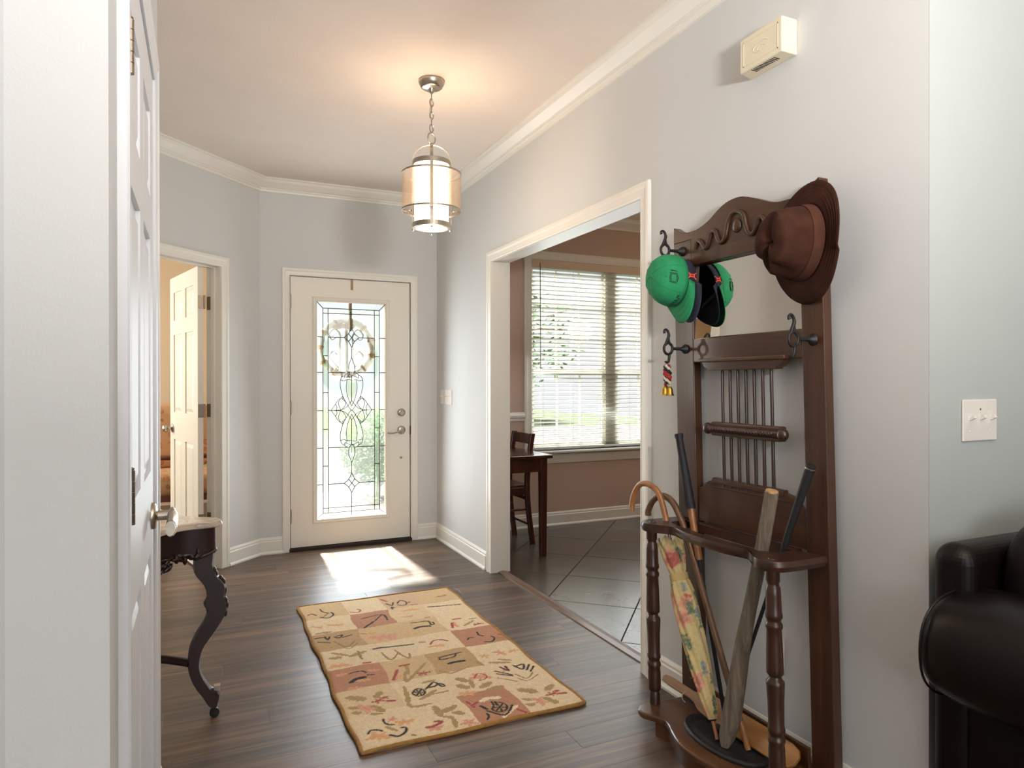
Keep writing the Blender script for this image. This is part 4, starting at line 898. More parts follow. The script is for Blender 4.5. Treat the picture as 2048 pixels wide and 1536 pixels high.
def make_rug():
    nx, ny = 248, 464
    xs = np.linspace(0, RW, nx); ys = np.linspace(0, RL, ny)
    X, Y = np.meshgrid(xs, ys)
    wob = 0.004 * np.sin(Y * 9 + 1) + 0.003 * np.sin(Y * 23)
    def L(c): return np.array(lin(c)[:3])
    cream = L((224, 202, 164)); rust = L((180, 128, 98)); tan_ = L((184, 152, 108)); sand = L((206, 176, 132))
    cols = np.zeros((ny, nx, 3)); cols[:] = cream
    bx_ = 0.022
    cw = (RW - 2 * bx_) / 4; rh = (RL - 2 * bx_) / 7
    jit = 0.003 * np.sin(Y * 31); jit2 = 0.003 * np.sin(X * 29)
    ci = np.clip(((X - bx_ + jit) / cw).astype(int), 0, 3); ri = np.clip(((Y - bx_ + jit2) / rh).astype(int), 0, 6)
    table = {(2, 0): rust, (0, 2): rust, (3, 3): rust, (1, 5): rust, (2, 2): tan_, (0, 4): tan_, (2, 6): rust * 0.5 + cream * 0.5, (3, 5): cream, (1, 1): cream, (1, 2): sand, (3, 1): cream, (0, 6): sand, (3, 6): sand, (0, 0): cream, (2, 4): sand, (1, 3): cream, (1, 4): sand, (0, 1): sand * 0.5 + cream * 0.5, (2, 5): sand * 0.4 + cream * 0.6}
    for (a, b), c in table.items(): cols[(ci == a) & (ri == b)] = c
    cm = {'K': L((26, 23, 32)), 'R': L((160, 66, 58)), 'P': L((208, 140, 114)), 'O': L((214, 152, 100)), 'L': L((150, 122, 74)), 'T': L((170, 134, 84)), 'W': L((232, 216, 182))}
    order = {'W': 0, 'T': 1, 'L': 2, 'O': 3, 'P': 4, 'R': 5, 'K': 6}
    rs = np.random.RandomState(4); nz = rs.rand(ny // 3 + 2, nx // 3 + 2)
    nzb = np.kron(nz, np.ones((3, 3)))[:ny, :nx]
    for k, w, pts in sorted(RUG, key=lambda q: order[q[0]]):
        w = max(w * (1.4 if k in 'KPO' else 1.25), 0.0042 if k == 'K' else 0.0034)
        if len(pts) > 2 and k in 'KLRW': pts = [(q.x, q.y) for q in smooth_path([(a, b_, 0) for a, b_ in pts], 4)]
        P = np.array(pts); P = P * [1, 1]; P_tot = np.linalg.norm(np.diff(P, axis=0), axis=1).sum(); run = 0.0
        x0, y0 = P.min(0) - w - 0.01; x1, y1 = P.max(0) + w + 0.01
        i0, i1 = np.searchsorted(xs, [x0, x1]); j0, j1 = np.searchsorted(ys, [y0, y1])
        if i1 <= i0 or j1 <= j0: continue
        xx = X[j0:j1, i0:i1]; yy = Y[j0:j1, i0:i1]; d = np.full(xx.shape, 9.0)
        for a, b in zip(P, P[1:]):
            ab = b - a; t = np.clip(((xx - a[0]) * ab[0] + (yy - a[1]) * ab[1]) / max(ab @ ab, 1e-9), 0, 1)
            s_ = (run + t * np.hypot(*ab)) / max(P_tot, 1e-6); run += np.hypot(*ab)
            dd = np.hypot(xx - a[0] - t * ab[0], yy - a[1] - t * ab[1])
            if k == 'L' and w > 0.004: dd = dd / (0.45 + 0.75 * np.sqrt(np.clip(1 - (2 * s_ - 1) ** 2, 0, 1)) + 0.12 * np.sin(s_ * 30))
            d = np.minimum(d, dd)
        ww = w * (0.72 + 0.5 * nzb[j0:j1, i0:i1]) if k != 'K' else w
        if k in 'PO' or (k == 'R' and w > 0.012):
            cc_ = (P[0] + P[-1]) / 2; th = np.arctan2(yy - cc_[1], xx - cc_[0]); ww = ww * (0.85 + 0.35 * np.cos(5 * th + w * 900))
        m = d < ww
        c = cm[k]; sub = cols[j0:j1, i0:i1]
        if k in 'POR' and w > 0.008:
            ringm = (np.mod(d / 0.006, 2) < 1)[..., None]
            cc = np.where(ringm, c, c * 0.6 + cream * 0.4); sub[m] = cc[m]
        elif k == 'L' and w > 0.007:
            ringm = (d < w * 0.25)[..., None]; cc = np.where(ringm, c * 1.3, c * 0.85 + cream * 0.15); sub[m] = cc[m]
        else: sub[m] = c
        if k == 'K':
            rim = (d >= ww) & (d < ww + 0.004); sub[rim] = sub[rim] * 0.6 + cm['T'] * 0.4
    shade = 0.88 + 0.24 * rs.rand(ny, nx, 1); cols = np.clip(cols * shade, 0, 1)
    Z = 0.0125 + 0.0006 * rs.rand(ny, nx) + 0.0012 * np.sin(X * 7 + 1) * np.sin(Y * 5)
    edge = np.minimum(np.minimum(X, RW - X), np.minimum(Y, RL - Y)); Z = Z - 0.004 * np.clip(1 - edge / 0.01, 0, 1)
    XX = X + wob * (1 - np.abs(2 * X / RW - 1) * 0) + RX; YY = Y + 0.004 * np.sin(X * 14) + RY
    vs = np.stack([XX, YY, Z], -1).reshape(-1, 3)
    root = thing('hooked_rug', (RX + RW / 2, RY + RL / 2, 0), 'rectangular hooked wool rug with patchwork of flowers and black scrolls on the plank floor', 'rug')
    me = bpy.data.meshes.new('pile'); idx = np.arange(nx * ny).reshape(ny, nx)
    q = np.stack([idx[:-1, :-1], idx[:-1, 1:], idx[1:, 1:], idx[1:, :-1]], -1).reshape(-1, 4)
    me.from_pydata((vs - np.array(root.location)).tolist(), [], q.tolist()); me.update()
    ca = me.color_attributes.new('Col', 'FLOAT_COLOR', 'POINT')
    ca.data.foreach_set('color', np.concatenate([cols.reshape(-1, 3), np.ones((nx * ny, 1))], 1).astype(np.float32).ravel())
    me.materials.append(M['rug']); o = bpy.data.objects.new('pile', me); COL.objects.link(o); o.parent = root
    # rolled border and backing
    bd = MB(); pts = []
    nb = 60
    def sx(y): return 0.004 * sin(y * 9 + 1) + 0.003 * sin(y * 23)
    for k in range(nb): t = k / nb; pts.append((RX + t * RW + sx(0), RY + 0.004 * sin(t * RW * 14) - 0.003, 0.0075))
    for k in range(2 * nb): t = k / nb / 2; pts.append((RX + RW + sx(t * RL) + 0.003, RY + t * RL, 0.0075))
    for k in range(nb): t = 1 - k / nb; pts.append((RX + t * RW + sx(RL), RY + RL + 0.004 * sin(t * RW * 14) + 0.003, 0.0075))
    for k in range(2 * nb): t = 1 - k / nb / 2; pts.append((RX + sx(t * RL) - 0.003, RY + t * RL, 0.0075))
    bd.tube(pts, [0.0072 * (1 + 0.12 * rnd.random()) for _ in pts], 8, True); bd.build('border', M['rug_edge'], root)
    MB().box(RX + 0.004, RX + RW - 0.004, RY - 0.004, RY + RL + 0.002, 0.0005, 0.006).build('backing', M['rug_back'], root)
make_rug()

# ---------------------------------------------------------------- marble topped console table (left)
ct = thing('console_table', (-0.2, 2.95, 0), 'dark carved mahogany table with white marble top standing by the left wall', 'table')
tipx, tipy = 0.072, 2.755
ea = Vector((-0.857, -0.514)).normalized(); ea = Vector((-0.80, -0.60)).normalized(); eb = Vector((-0.62, 0.784)).normalized()
def TP(a, b): p = Vector((tipx, tipy)) + ea * a + eb * b; return (p.x, p.y)
def outline(off):
    LA, LB = 0.46, 0.92; o = []
    A = [(0.0, 0.0), (0.03, -0.012), (0.07, 0.002), (0.13, 0.030), (0.20, 0.030), (0.28, 0.0), (0.36, -0.01), (0.43, 0.0)]
    B = [(0.0, 0.0), (-0.01, 0.03), (0.0, 0.07), (0.022, 0.14), (0.018, 0.24), (-0.03, 0.38), (-0.055, 0.46), (-0.03, 0.54), (0.018, 0.68), (0.022, 0.78), (0.0, 0.85), (-0.01, 0.89), (0.0, 0.92)]
    p = [TP(*q) for q in A] + [TP(0.44, 0.0)] + [TP(0.44, 0.92)] + [TP(0.3, 0.95), TP(0.13, 0.90), TP(0.03, 0.93)] + [TP(a, b) for a, b in B[::-1]]
    pts = smooth_path([(a, b, 0) for a, b in p[:-1]], 4, True)
    cx, cy = TP(0.22, 0.46); out = []
    for q in pts:
        v = Vector((q.x - cx, q.y - cy)); l = v.length; v = v * ((l - off) / l); out.append((cx + v.x, cy + v.y))
    return out
HT = 0.75
def slab(offs, mat, name, parent):
    m = MB(); rings = [outline(o) for o, z in offs]; n = len(rings[0]); vs = [(*p, z) for r_, (o, z) in zip(rings, offs) for p in r_]
    fs = [(i * n + k, i * n + (k + 1) % n, (i + 1) * n + (k + 1) % n, (i + 1) * n + k) for i in range(len(offs) - 1) for k in range(n)]
    m.add(vs, fs, True); m.f.append(tuple(range(n))[::-1]); m.sm.append(False); m.f.append(tuple((len(offs) - 1) * n + k for k in range(n))); m.sm.append(False)
    return m.build(name, mat, parent)
slab([(0.012, HT - 0.026), (0.002, HT - 0.022), (0.0, HT - 0.014), (0.004, HT - 0.008), (0.003, HT - 0.004), (0.012, HT)], M['marble'], 'marble_top', ct)
# apron: four boards following the outline, the lower edge scalloped, with carving at each centre
ol = outline(0.026); olc = [Vector(p) for p in ol]
def apron():
    m = MB(); n = len(ol); cx, cy = TP(0.22, 0.46)
    tipi = min(range(n), key=lambda k: (olc[k] - Vector((tipx, tipy))).length)
    def low(k):
        a = (olc[k] - Vector((tipx, tipy))).dot(ea); b = (olc[k] - Vector((tipx, tipy))).dot(eb)
        f = lambda s, L: 0.010 * cos(4 * pi * s / L) - 0.050 * math.exp(-((s - L / 2) / (L * 0.17)) ** 2)
        return 0.622 + (f(a, 0.44) if b < 0.04 or b > 0.88 else f(b, 0.92))
    vs = []
    for k in range(n):
        p = olc[k]; v = (Vector((cx, cy)) - p).normalized() * 0.022
        z = low(k); vs += [(p.x, p.y, HT - 0.026), (p.x, p.y, z), (p.x + v.x, p.y + v.y, z), (p.x + v.x, p.y + v.y, HT - 0.026)]
    fs = []
    for k in range(n):
        j = (k + 1) % n
        for q in range(4): fs.append((4 * k + q, 4 * j + q, 4 * j + (q + 1) % 4, 4 * k + (q + 1) % 4))
    m.add(vs, fs, True); m.build('apron', M['rosewood'], ct)
    bead = MB(); bead.tube([(olc[k].x, olc[k].y, low(k) + 0.004) for k in range(n)], 0.0065, 7, True); bead.build('apron_moulding', M['rosewood'], ct)
apron()
r = random.Random(3)
for side in (0, 1):
    loc_ = []
    for k in range(len(olc)):
        a = (olc[k] - Vector((tipx, tipy))).dot(ea); b = (olc[k] - Vector((tipx, tipy))).dot(eb)
        if side == 0 and b < 0.10 and 0.07 < a < 0.37: loc_.append((a, 0.22, olc[k]))
        if side == 1 and a < 0.10 and 0.30 < b < 0.62: loc_.append((b, 0.46, olc[k]))
    cv = MB(); nrm = -eb if side == 0 else -ea; u = Vector((-nrm.y, nrm.x))
    for k in range(40):
        s_, mid_, p_ = r.choice(loc_); w = max(0.0, 1 - abs(s_ - mid_) / 0.16)
        z_ = 0.628 + 0.014 * r.random() - 0.055 * w * r.random()
        ang = r.uniform(0, pi); d = Vector((u.x * cos(ang), u.y * cos(ang), sin(ang))); e = Vector((u.x * -sin(ang), u.y * -sin(ang), cos(ang)))
        cv.ball((p_.x + nrm.x * 0.002 + u.x * r.uniform(-0.012, 0.012), p_.y + nrm.y * 0.002 + u.y * r.uniform(-0.012, 0.012), z_), 0.019, 0.008, 0.010, 8, 6, (d, e, Vector((nrm.x, nrm.y, 0))))
    o_ = cv.build('carved_cresting', M['rosewood'], ct); o_['kind'] = 'stuff'
RIGHT = [(0.046, 0.603), (0.043, 0.578), (0.057, 0.534), (0.08, 0.506), (0.087, 0.481), (0.081, 0.45), (0.092, 0.424), (0.089, 0.393), (0.065, 0.348), (0.037, 0.309), (0.009, 0.271), (-0.002, 0.236), (-0.005, 0.2), (0.006, 0.161), (0.025, 0.127), (0.036, 0.108), (0.060, 0.098), (0.066, 0.082), (0.058, 0.06), (0.054, 0.045)]
LEFT = [(-0.026, 0.64), (-0.028, 0.568), (-0.018, 0.537), (0.009, 0.497), (0.018, 0.459), (0.005, 0.433), (0.017, 0.404), (0.009, 0.374), (-0.019, 0.33), (-0.041, 0.279), (-0.047, 0.225), (-0.044, 0.182), (-0.03, 0.137), (-0.003, 0.09), (0.017, 0.054), (0.034, 0.042)]
def leg(px, py, dirv, name='leg'):
    """flat sawn scroll leg in the vertical plane spanned by dirv; x of the silhouette measured from x=0.03"""
    d = Vector(dirv).normalized(); n = Vector((-d.y, d.x)); m = MB(); m.M = Matrix(((d.x, n.x, 0, px), (d.y, n.y, 0, py), (0, 0, 1, 0), (0, 0, 0, 1)))
    rt = [(a - 0.03, b) for a, b in [(0.046, 0.64)] + RIGHT]; lf_ = [(a - 0.03, b) for a, b in LEFT[::-1]]
    def resample(P, n_):
        P = [Vector((a, b, 0)) for a, b in P]; S = smooth_path(P, 6); Ls = [0]
        for a, b in zip(S, S[1:]): Ls.append(Ls[-1] + (b - a).length)
        out = []
        for k in range(n_):
            t = Ls[-1] * k / (n_ - 1); i = max(1, next((q for q, l in enumerate(Ls) if l >= t - 1e-9), len(Ls) - 1)); a, b = S[i - 1], S[i]; f = (t - Ls[i - 1]) / max(Ls[i] - Ls[i - 1], 1e-9); out.append(a + (b - a) * f)
        return out
    A = resample(rt, 46); B = resample(lf_[::-1], 46); T_ = 0.024
    vs = []
    for a, b in zip(A, B):
        mid = (a + b) / 2
        vs += [(a.x, 0.0, a.y), (a.x * 0.8 + mid.x * 0.2, -T_, a.y * 0.8 + mid.y * 0.2), (b.x * 0.8 + mid.x * 0.2, -T_, b.y * 0.8 + mid.y * 0.2), (b.x, 0, b.y), (b.x * 0.8 + mid.x * 0.2, T_, b.y * 0.8 + mid.y * 0.2), (a.x * 0.8 + mid.x * 0.2, T_, a.y * 0.8 + mid.y * 0.2)]
    fs = [(6 * i + q, 6 * i + (q + 1) % 6, 6 * i + 6 + (q + 1) % 6, 6 * i + 6 + q) for i in range(45) for q in range(6)] + [tuple(range(6)), tuple(270 + q for q in range(6))]
    m.add(vs, fs, True); lg = m.build(name, M['rosewood'], ct)
    c = MB(); c.M = m.M
    for k in range(9):
        t = k / 8; i = int(6 + t * 12); c.ball((A[i].x - 0.006, r.uniform(-0.008, 0.008), A[i].y), 0.009, 0.015, 0.016, 8, 6)
    c.build('knee_carving', M['rosewood'], lg)
    w = MB(); w.M = m.M; w.lathe([(0.004, -0.008), (0.0175, -0.008), (0.0175, 0.008), (0.004, 0.008)], (0.014, 0, 0.0176), (0, 1, 0), 20)
    w.box(0.008, 0.020, -0.012, 0.012, 0.030, 0.046); w.build('caster', M['iron'], lg)
    w = MB(); w.M = m.M; w.box(0.012, 0.034, -0.012, 0.012, 0.098, 0.118); w.build('toe_cap', M['nickel'], lg)
    return lg
legs = [((0.030, 2.790), (1, 0.0)), (TP(0.08, 0.86), (-0.3, 1)), (TP(0.40, 0.84), (-1, 0.2)), (TP(0.38, 0.08), (-0.3, -1))]
for (px, py), dv in legs: leg(px, py, dv)
cx, cy = TP(0.22, 0.46)
for (px, py), dv in legs:
    d = Vector(dv).normalized(); a = Vector((px, py)) - d * 0.07
    pts = smooth_path([(a.x, a.y, 0.216), (a.x * 0.7 + cx * 0.3, a.y * 0.7 + cy * 0.3 - 0.0, 0.228), (a.x * 0.3 + cx * 0.7, a.y * 0.3 + cy * 0.7, 0.222), (cx, cy, 0.225)], 4)
    MB().tube(pts, 0.016, 8, flat=1.0).build('stretcher', M['rosewood'], ct)
MB().lathe([(0.03, 0.20), (0.045, 0.215), (0.045, 0.235), (0.02, 0.25), (0.03, 0.28), (0.012, 0.31), (0.001, 0.32)], (cx, cy, 0), (0, 0, 1), 24).build('finial', M['rosewood'], ct)

# ---------------------------------------------------------------- hall stand
hs = thing('hall_stand', (1.62, 1.78, 0), 'tall brown wooden hall tree with mirror, iron hooks and umbrella rail against the right wall', 'hall stand')
XB, XF_ = 1.724, 1.688                   # back and front faces of the frame
def sh(m, z0=1.0, k=0.030):
    m.v = [(x, y + k * (z - z0), z) for x, y, z in m.v]; return m
YL0, YL1, YR0, YR1 = 2.028, 2.132, 1.438, 1.520
def HB(name, mat, dims, bevel=0.003, parent=None): return sh(MB().box(*dims)).build(name, M[mat], parent or hs, bevel=bevel)
HB('stile', 'stand', (XF_, XB, YL0, YL1, 0.0, 1.80)); HB('stile', 'stand', (XF_, XB, YR0, YR1, 0.0, 1.80))
cr = [(2.130, 1.864), (2.095, 1.842), (2.058, 1.832), (2.02, 1.8305), (1.985, 1.834), (1.934, 1.850), (1.885, 1.876), (1.845, 1.893), (1.80, 1.900), (1.755, 1.896), (1.69, 1.872), (1.645, 1.852), (1.602, 1.840), (1.565, 1.838), (1.53, 1.840), (1.495, 1.852), (1.455, 1.870), (1.446, 1.876), (1.439, 1.874)]
crp = [(v.x, v.y) for v in smooth_path([(a, b, 0) for a, b in cr], 3)]
pl = [(a, b) for a, b in crp] + [(YR0, 1.80), (YR1 - 0.001, 1.80), (YR1 - 0.001, 1.70), (YL0 + 0.001, 1.70), (YL0 + 0.001, 1.80), (YL1, 1.80)]
sh(MB().prism(pl, XF_, XB, 'x')).build('crest_rail', M['stand_h'], hs, bevel=0.002)
sc = [(2.006, 1.76), (1.989, 1.785), (1.970, 1.78), (1.942, 1.751), (1.924, 1.778), (1.911, 1.803), (1.892, 1.803), (1.877, 1.769), (1.862, 1.757), (1.842, 1.771), (1.826, 1.821), (1.806, 1.847), (1.780, 1.850), (1.752, 1.834), (1.742, 1.795), (1.730, 1.767), (1.712, 1.757), (1.698, 1.771), (1.683, 1.803), (1.664, 1.803), (1.648, 1.778), (1.632, 1.751), (1.604, 1.78), (1.585, 1.785), (1.570, 1.76)]
sh(MB().tube(smooth_path([(XF_ - 0.002, a, b) for a, b in sc], 4), 0.0085, 8)).build('scroll_carving', M['stand'], hs)
sh(MB().ball((XF_, 1.786, 1.802), 0.010, 0.022, 0.026)).build('carved_boss', M['stand'], hs)
m_ = MB()
for xa, xb_, mt_, nm_, ee in ((1.6935, 1.6965, 'mirror', 'mirror', 0.001), (1.6968, 1.7035, 'dark', 'mirror_backing', 0.001)):
    m_ = MB(); y0_, y1_ = YR1 + ee, YL0 - ee; z0_, z1_ = 1.4245, 1.699; tx = 0.0150
    m_.add([(xa, y0_, z0_), (xb_, y0_, z0_), (xb_, y1_, z0_), (xa, y1_, z0_), (xa + tx, y0_, z1_), (xb_ + tx, y0_, z1_), (xb_ + tx, y1_, z1_), (xa + tx, y1_, z1_)], [(0, 1, 2, 3), (4, 5, 6, 7), (0, 1, 5, 4), (1, 2, 6, 5), (2, 3, 7, 6), (3, 0, 4, 7)])
    sh(m_).build(nm_, M[mt_], hs)
HB('mirror_rail', 'stand_h', (XF_, XB, YR1 + 0.0005, YL0 - 0.0005, 1.334, 1.423))
sh(MB().prism([(1.968, 1.3335), (1.585, 1.3335), (1.592, 1.320), (1.606, 1.311), (1.618, 1.308), (1.618, 1.302), (1.935, 1.302), (1.935, 1.308), (1.947, 1.311), (1.960, 1.320)], 1.676, 1.712, 'x')).build('spindle_cap_rail', M['stand_h'], hs, bevel=0.002)
sh(MB().box(1.668, 1.700, 1.574, 1.980, 1.332, 1.346)).build('cap_moulding', M['stand_h'], hs, bevel=0.004)
for k in range(7):
    y_ = 1.658 + k * 0.0385
    sh(MB().tube([(1.700, y_, 0.88), (1.700, y_, 1.303)], 0.0060, 12)).build('spindle_rod', M['turned'], hs)
sh(MB().box(1.684, 1.716, 1.612, 1.938, 1.066, 1.116)).build('spindle_block', M['stand_h'], hs, bevel=0.006)
sb = MB(); sb.tube([(1.684, 1.606, 1.091), (1.684, 1.944, 1.091)], 0.014, 10)
for y_ in (1.600, 1.950): sb.ball((1.684, y_, 1.091), 0.017, 0.020, 0.021)
sh(sb).build('rounded_bar', M['turned'], hs)
rp = MB()
for k in range(22): rp.ball((1.671, 1.636 + k * 0.0133, 1.091), 0.0075, 0.0065, 0.009, 8, 6, (Vector((1, 0, 0)), Vector((0, 0.8, 0.6)), Vector((0, -0.6, 0.8))))
o_ = sh(rp).build('rope_beading', M['turned'], hs); o_['kind'] = 'stuff'
lpn = [(YL0, 0.742), (YR1, 0.742), (YR1, 0.868), (1.548, 0.868), (1.552, 0.872), (1.565, 0.890), (1.590, 0.899), (1.612, 0.903), (1.612, 0.912), (1.945, 0.912), (1.945, 0.903), (1.966, 0.899), (1.990, 0.886), (2.003, 0.872), (2.006, 0.868), (YL0, 0.868)]
sh(MB().prism(lpn, 1.696, 1.716, 'x')).build('lower_panel', M['stand_h'], hs, bevel=0.002)
sh(MB().box(1.689, 1.700, 1.612, 1.945, 0.893, 0.909)).build('panel_moulding', M['stand_h'], hs, bevel=0.003)
sh(MB().box(1.691, 1.698, 1.58, 1.98, 0.878, 0.884)).build('panel_moulding', M['stand_h'], hs, bevel=0.002)
# umbrella rail: serpentine ring with an oblong opening
out_r = [(1.690, 2.118), (1.60, 2.122), (1.545, 2.126), (1.508, 2.120), (1.482, 2.095), (1.478, 2.062), (1.494, 2.030), (1.520, 2.000), (1.528, 1.965), (1.518, 1.925), (1.508, 1.870), (1.504, 1.80), (1.506, 1.72), (1.516, 1.66), (1.528, 1.618), (1.528, 1.590), (1.512, 1.562), (1.486, 1.535), (1.476, 1.502), (1.484, 1.468), (1.512, 1.446), (1.56, 1.440), (1.62, 1.440), (1.690, 1.442)]
op = [(v.x, v.y) for v in smooth_path([(a, b, 0) for a, b in out_r], 3)]
in_r = [(1.660, 2.040), (1.590, 2.040), (1.575, 2.025), (1.566, 1.95), (1.560, 1.87), (1.556, 1.80), (1.558, 1.70), (1.566, 1.62), (1.575, 1.560), (1.590, 1.548), (1.660, 1.548)]
ip = in_r
def ring_slab(name, z0, z1, mat, parent):
    """frame between the outer outline and the opening, cut in two halves joined at both ends"""
    m = MB()
    def half(outp, inp, flip=False):
        # both run from left to right; strips between resampled curves
        def rs_(P, n_):
            P = [Vector((a, b, 0)) for a, b in P]; L_ = [0]
            for a, b in zip(P, P[1:]): L_.append(L_[-1] + (b - a).length)
            o = []
            for k in range(n_):
                t = L_[-1] * k / (n_ - 1); i = max(1, next((q for q, l in enumerate(L_) if l >= t - 1e-9), len(L_) - 1)); f = (t - L_[i - 1]) / max(L_[i] - L_[i - 1], 1e-9); o.append(P[i - 1] + (P[i] - P[i - 1]) * f)
            return o
        n_ = 70; A = rs_(outp, n_); B = rs_(inp, n_); vs = []
        e = 0.007
        for a, b in zip(A, B):
            v = (b - a); l = max(v.length, 1e-6); u = v / l
            a1 = a + u * e; b1 = b - u * e
            zm = (z0 + z1) / 2
            vs += [(a.x, a.y, zm), (a1.x, a1.y, z1), (b1.x, b1.y, z1), (b.x, b.y, zm), (b1.x, b1.y, z0), (a1.x, a1.y, z0)]
        fs = [(6 * i + q, 6 * i + (q + 1) % 6, 6 * i + 6 + (q + 1) % 6, 6 * i + 6 + q) for i in range(n_ - 1) for q in range(6)] + [tuple(range(6)), tuple(6 * (n_ - 1) + q for q in range(6))]
        m.add(vs, fs, True)
    half(op, ip)
    m.box(1.655, 1.696, 1.545, 2.043, z0, z1 - 0.002)
    return sh(m).build(name, M[mat], parent)
ring_slab('umbrella_rail', 0.712, 0.742, 'turned', hs)
prof = [(0.0, 0.0), (0.021, 0.0), (0.021, 0.035), (0.019, 0.040), (0.018, 0.046), (0.024, 0.050), (0.0255, 0.06), (0.025, 0.115), (0.023, 0.130), (0.0265, 0.137), (0.0265, 0.147), (0.022, 0.152), (0.022, 0.160), (0.0265, 0.166), (0.0265, 0.176), (0.024, 0.182), (0.025, 0.25), (0.028, 0.302), (0.028, 0.310), (0.020, 0.318), (0.019, 0.326), (0.026, 0.333), (0.0265, 0.345), (0.0245, 0.42), (0.023, 0.46), (0.0265, 0.466), (0.0265, 0.476), (0.022, 0.481), (0.022, 0.489), (0.0265, 0.495), (0.0265, 0.505), (0.0245, 0.511), (0.0235, 0.560), (0.022, 0.582), (0.018, 0.588), (0.018, 0.595), (0.021, 0.600), (0.021, 0.6335), (0.0, 0.6335)]
for y_ in (2.078, 1.492): sh(MB().lathe([(r_ * 0.92, h) for r_, h in prof], (1.519, y_, 0.0785), (0, 0, 1), 28)).build('turned_post', M['turned'], hs)
for y_ in (2.070, 1.492):
    sh(MB().lathe([(0.013, 0.0), (0.012, 0.003), (0.006, 0.004), (0.001, 0.002)], (1.519, y_, 0.7418), (0, 0, 1), 16)).build('rail_plug', M['turned'], hs)
# platform
po = [(1.722, 2.075), (1.60, 2.082), (1.52, 2.092), (1.468, 2.090), (1.438, 2.070), (1.432, 2.035), (1.450, 2.002), (1.470, 1.965), (1.465, 1.930), (1.445, 1.885), (1.425, 1.83), (1.417, 1.78), (1.420, 1.72), (1.434, 1.66), (1.452, 1.615), (1.462, 1.585), (1.455, 1.555), (1.436, 1.525), (1.430, 1.490), (1.440, 1.460), (1.475, 1.444), (1.55, 1.440), (1.722, 1.440)]
pp = [(v.x, v.y) for v in smooth_path([(a, b, 0) for a, b in po], 3)]
sh(MB().prism(pp, 0.056, 0.0782, 'z')).build('platform', M['platform'], hs, bevel=0.007, seg=3)
sh(MB().box(1.675, 1.687, YR1 + 0.001, 2.074, 0.0785, 0.145)).build('back_rail', M['stand_h'], hs, bevel=0.002)
pi_ = [(1.47, 2.01), (1.483, 1.965), (1.478, 1.93), (1.458, 1.885), (1.438, 1.83), (1.430, 1.78), (1.433, 1.72), (1.447, 1.66), (1.465, 1.615), (1.475, 1.585), (1.468, 1.555), (1.46, 1.52)]
ap = MB(); q_ = smooth_path([(a, b, 0) for a, b in pi_], 3); vs = []
for p_ in q_: vs += [(p_.x, p_.y, 0.0), (p_.x, p_.y, 0.0558), (p_.x + 0.018, p_.y, 0.0558), (p_.x + 0.018, p_.y, 0.0)]
ap.add(vs, [(4 * i + q, 4 * i + (q + 1) % 4, 4 * i + 4 + (q + 1) % 4, 4 * i + 4 + q) for i in range(len(q_) - 1) for q in range(4)] + [(0, 1, 2, 3), tuple(4 * (len(q_) - 1) + k for k in range(4))], True)
sh(ap).build('plinth', M['platform'], hs)
# cast iron drip pan let into the platform
PCX, PCY = 1.565, 1.735
dp = MB()
def oval(ra, rb, z, n=48): return [(PCX + ra * cos(2 * pi * k / n) , PCY + rb * sin(2 * pi * k / n), z) for k in range(n)]
rings = [(0.092, 0.175, 0.0784), (0.092, 0.175, 0.086), (0.086, 0.168, 0.091), (0.078, 0.160, 0.089), (0.074, 0.154, 0.0825), (0.055, 0.130, 0.0815), (0.050, 0.124, 0.0835), (0.045, 0.118, 0.0815), (0.001, 0.002, 0.0815)]
vs = [p for ra, rb, z in rings for p in oval(ra, rb, z)]
dp.add(vs, [(i * 48 + k, i * 48 + (k + 1) % 48, (i + 1) * 48 + (k + 1) % 48, (i + 1) * 48 + k) for i in range(len(rings) - 1) for k in range(48)], True)
dp.build('drip_pan', M['pan'], hs)
# iron hooks
def hook(y_, z_, xb=XF_):
    h = MB(); xr_ = xb - 0.083; rr = 0.0195
    h.lathe([(0.017, 0.0), (0.019, 0.004), (0.014, 0.012), (0.008, 0.018), (0.006, 0.03), (0.0055, 0.062)], (xb, y_, z_), (-1, 0, 0), 14)
    h.tube([(xr_ + rr * cos(2 * pi * k / 24), y_, z_ + 1.1 * rr * sin(2 * pi * k / 24)) for k in range(24)], 0.0052, 8, True)
    up = [(xr_ - 0.012, y_, z_ + 0.014), (xr_ - 0.004, y_, z_ + 0.032), (xr_ + 0.003, y_, z_ + 0.050), (xr_ - 0.002, y_, z_ + 0.066), (xr_ - 0.012, y_, z_ + 0.072), (xr_ - 0.019, y_, z_ + 0.066), (xr_ - 0.016, y_, z_ + 0.059)]
    h.tube(smooth_path(up, 5), [0.0058] * 12 + [0.005] * 8 + [0.0042] * 8 + [0.006] * 3, 8)
    h.tube(smooth_path([(xr_ + 0.012, y_, z_ + 0.014), (xr_ + 0.004, y_, z_ + 0.026), (xr_ + 0.001, y_, z_ + 0.04)], 4), 0.005, 8)
    dn = [(xr_ + 0.006, y_, z_ - 0.020), (xr_ + 0.004, y_, z_ - 0.034), (xr_ + 0.002, y_, z_ - 0.046), (xr_ - 0.006, y_, z_ - 0.053), (xr_ - 0.013, y_, z_ - 0.048)]
    h.tube(smooth_path(dn, 5), [0.0052] * 15 + [0.004] * 6, 8)
    return h.build('coat_hook', M['iron'], hs)
hook(2.083, 1.386); hook(1.487, 1.388); hook(2.102, 1.762); hook(1.500, 1.705)
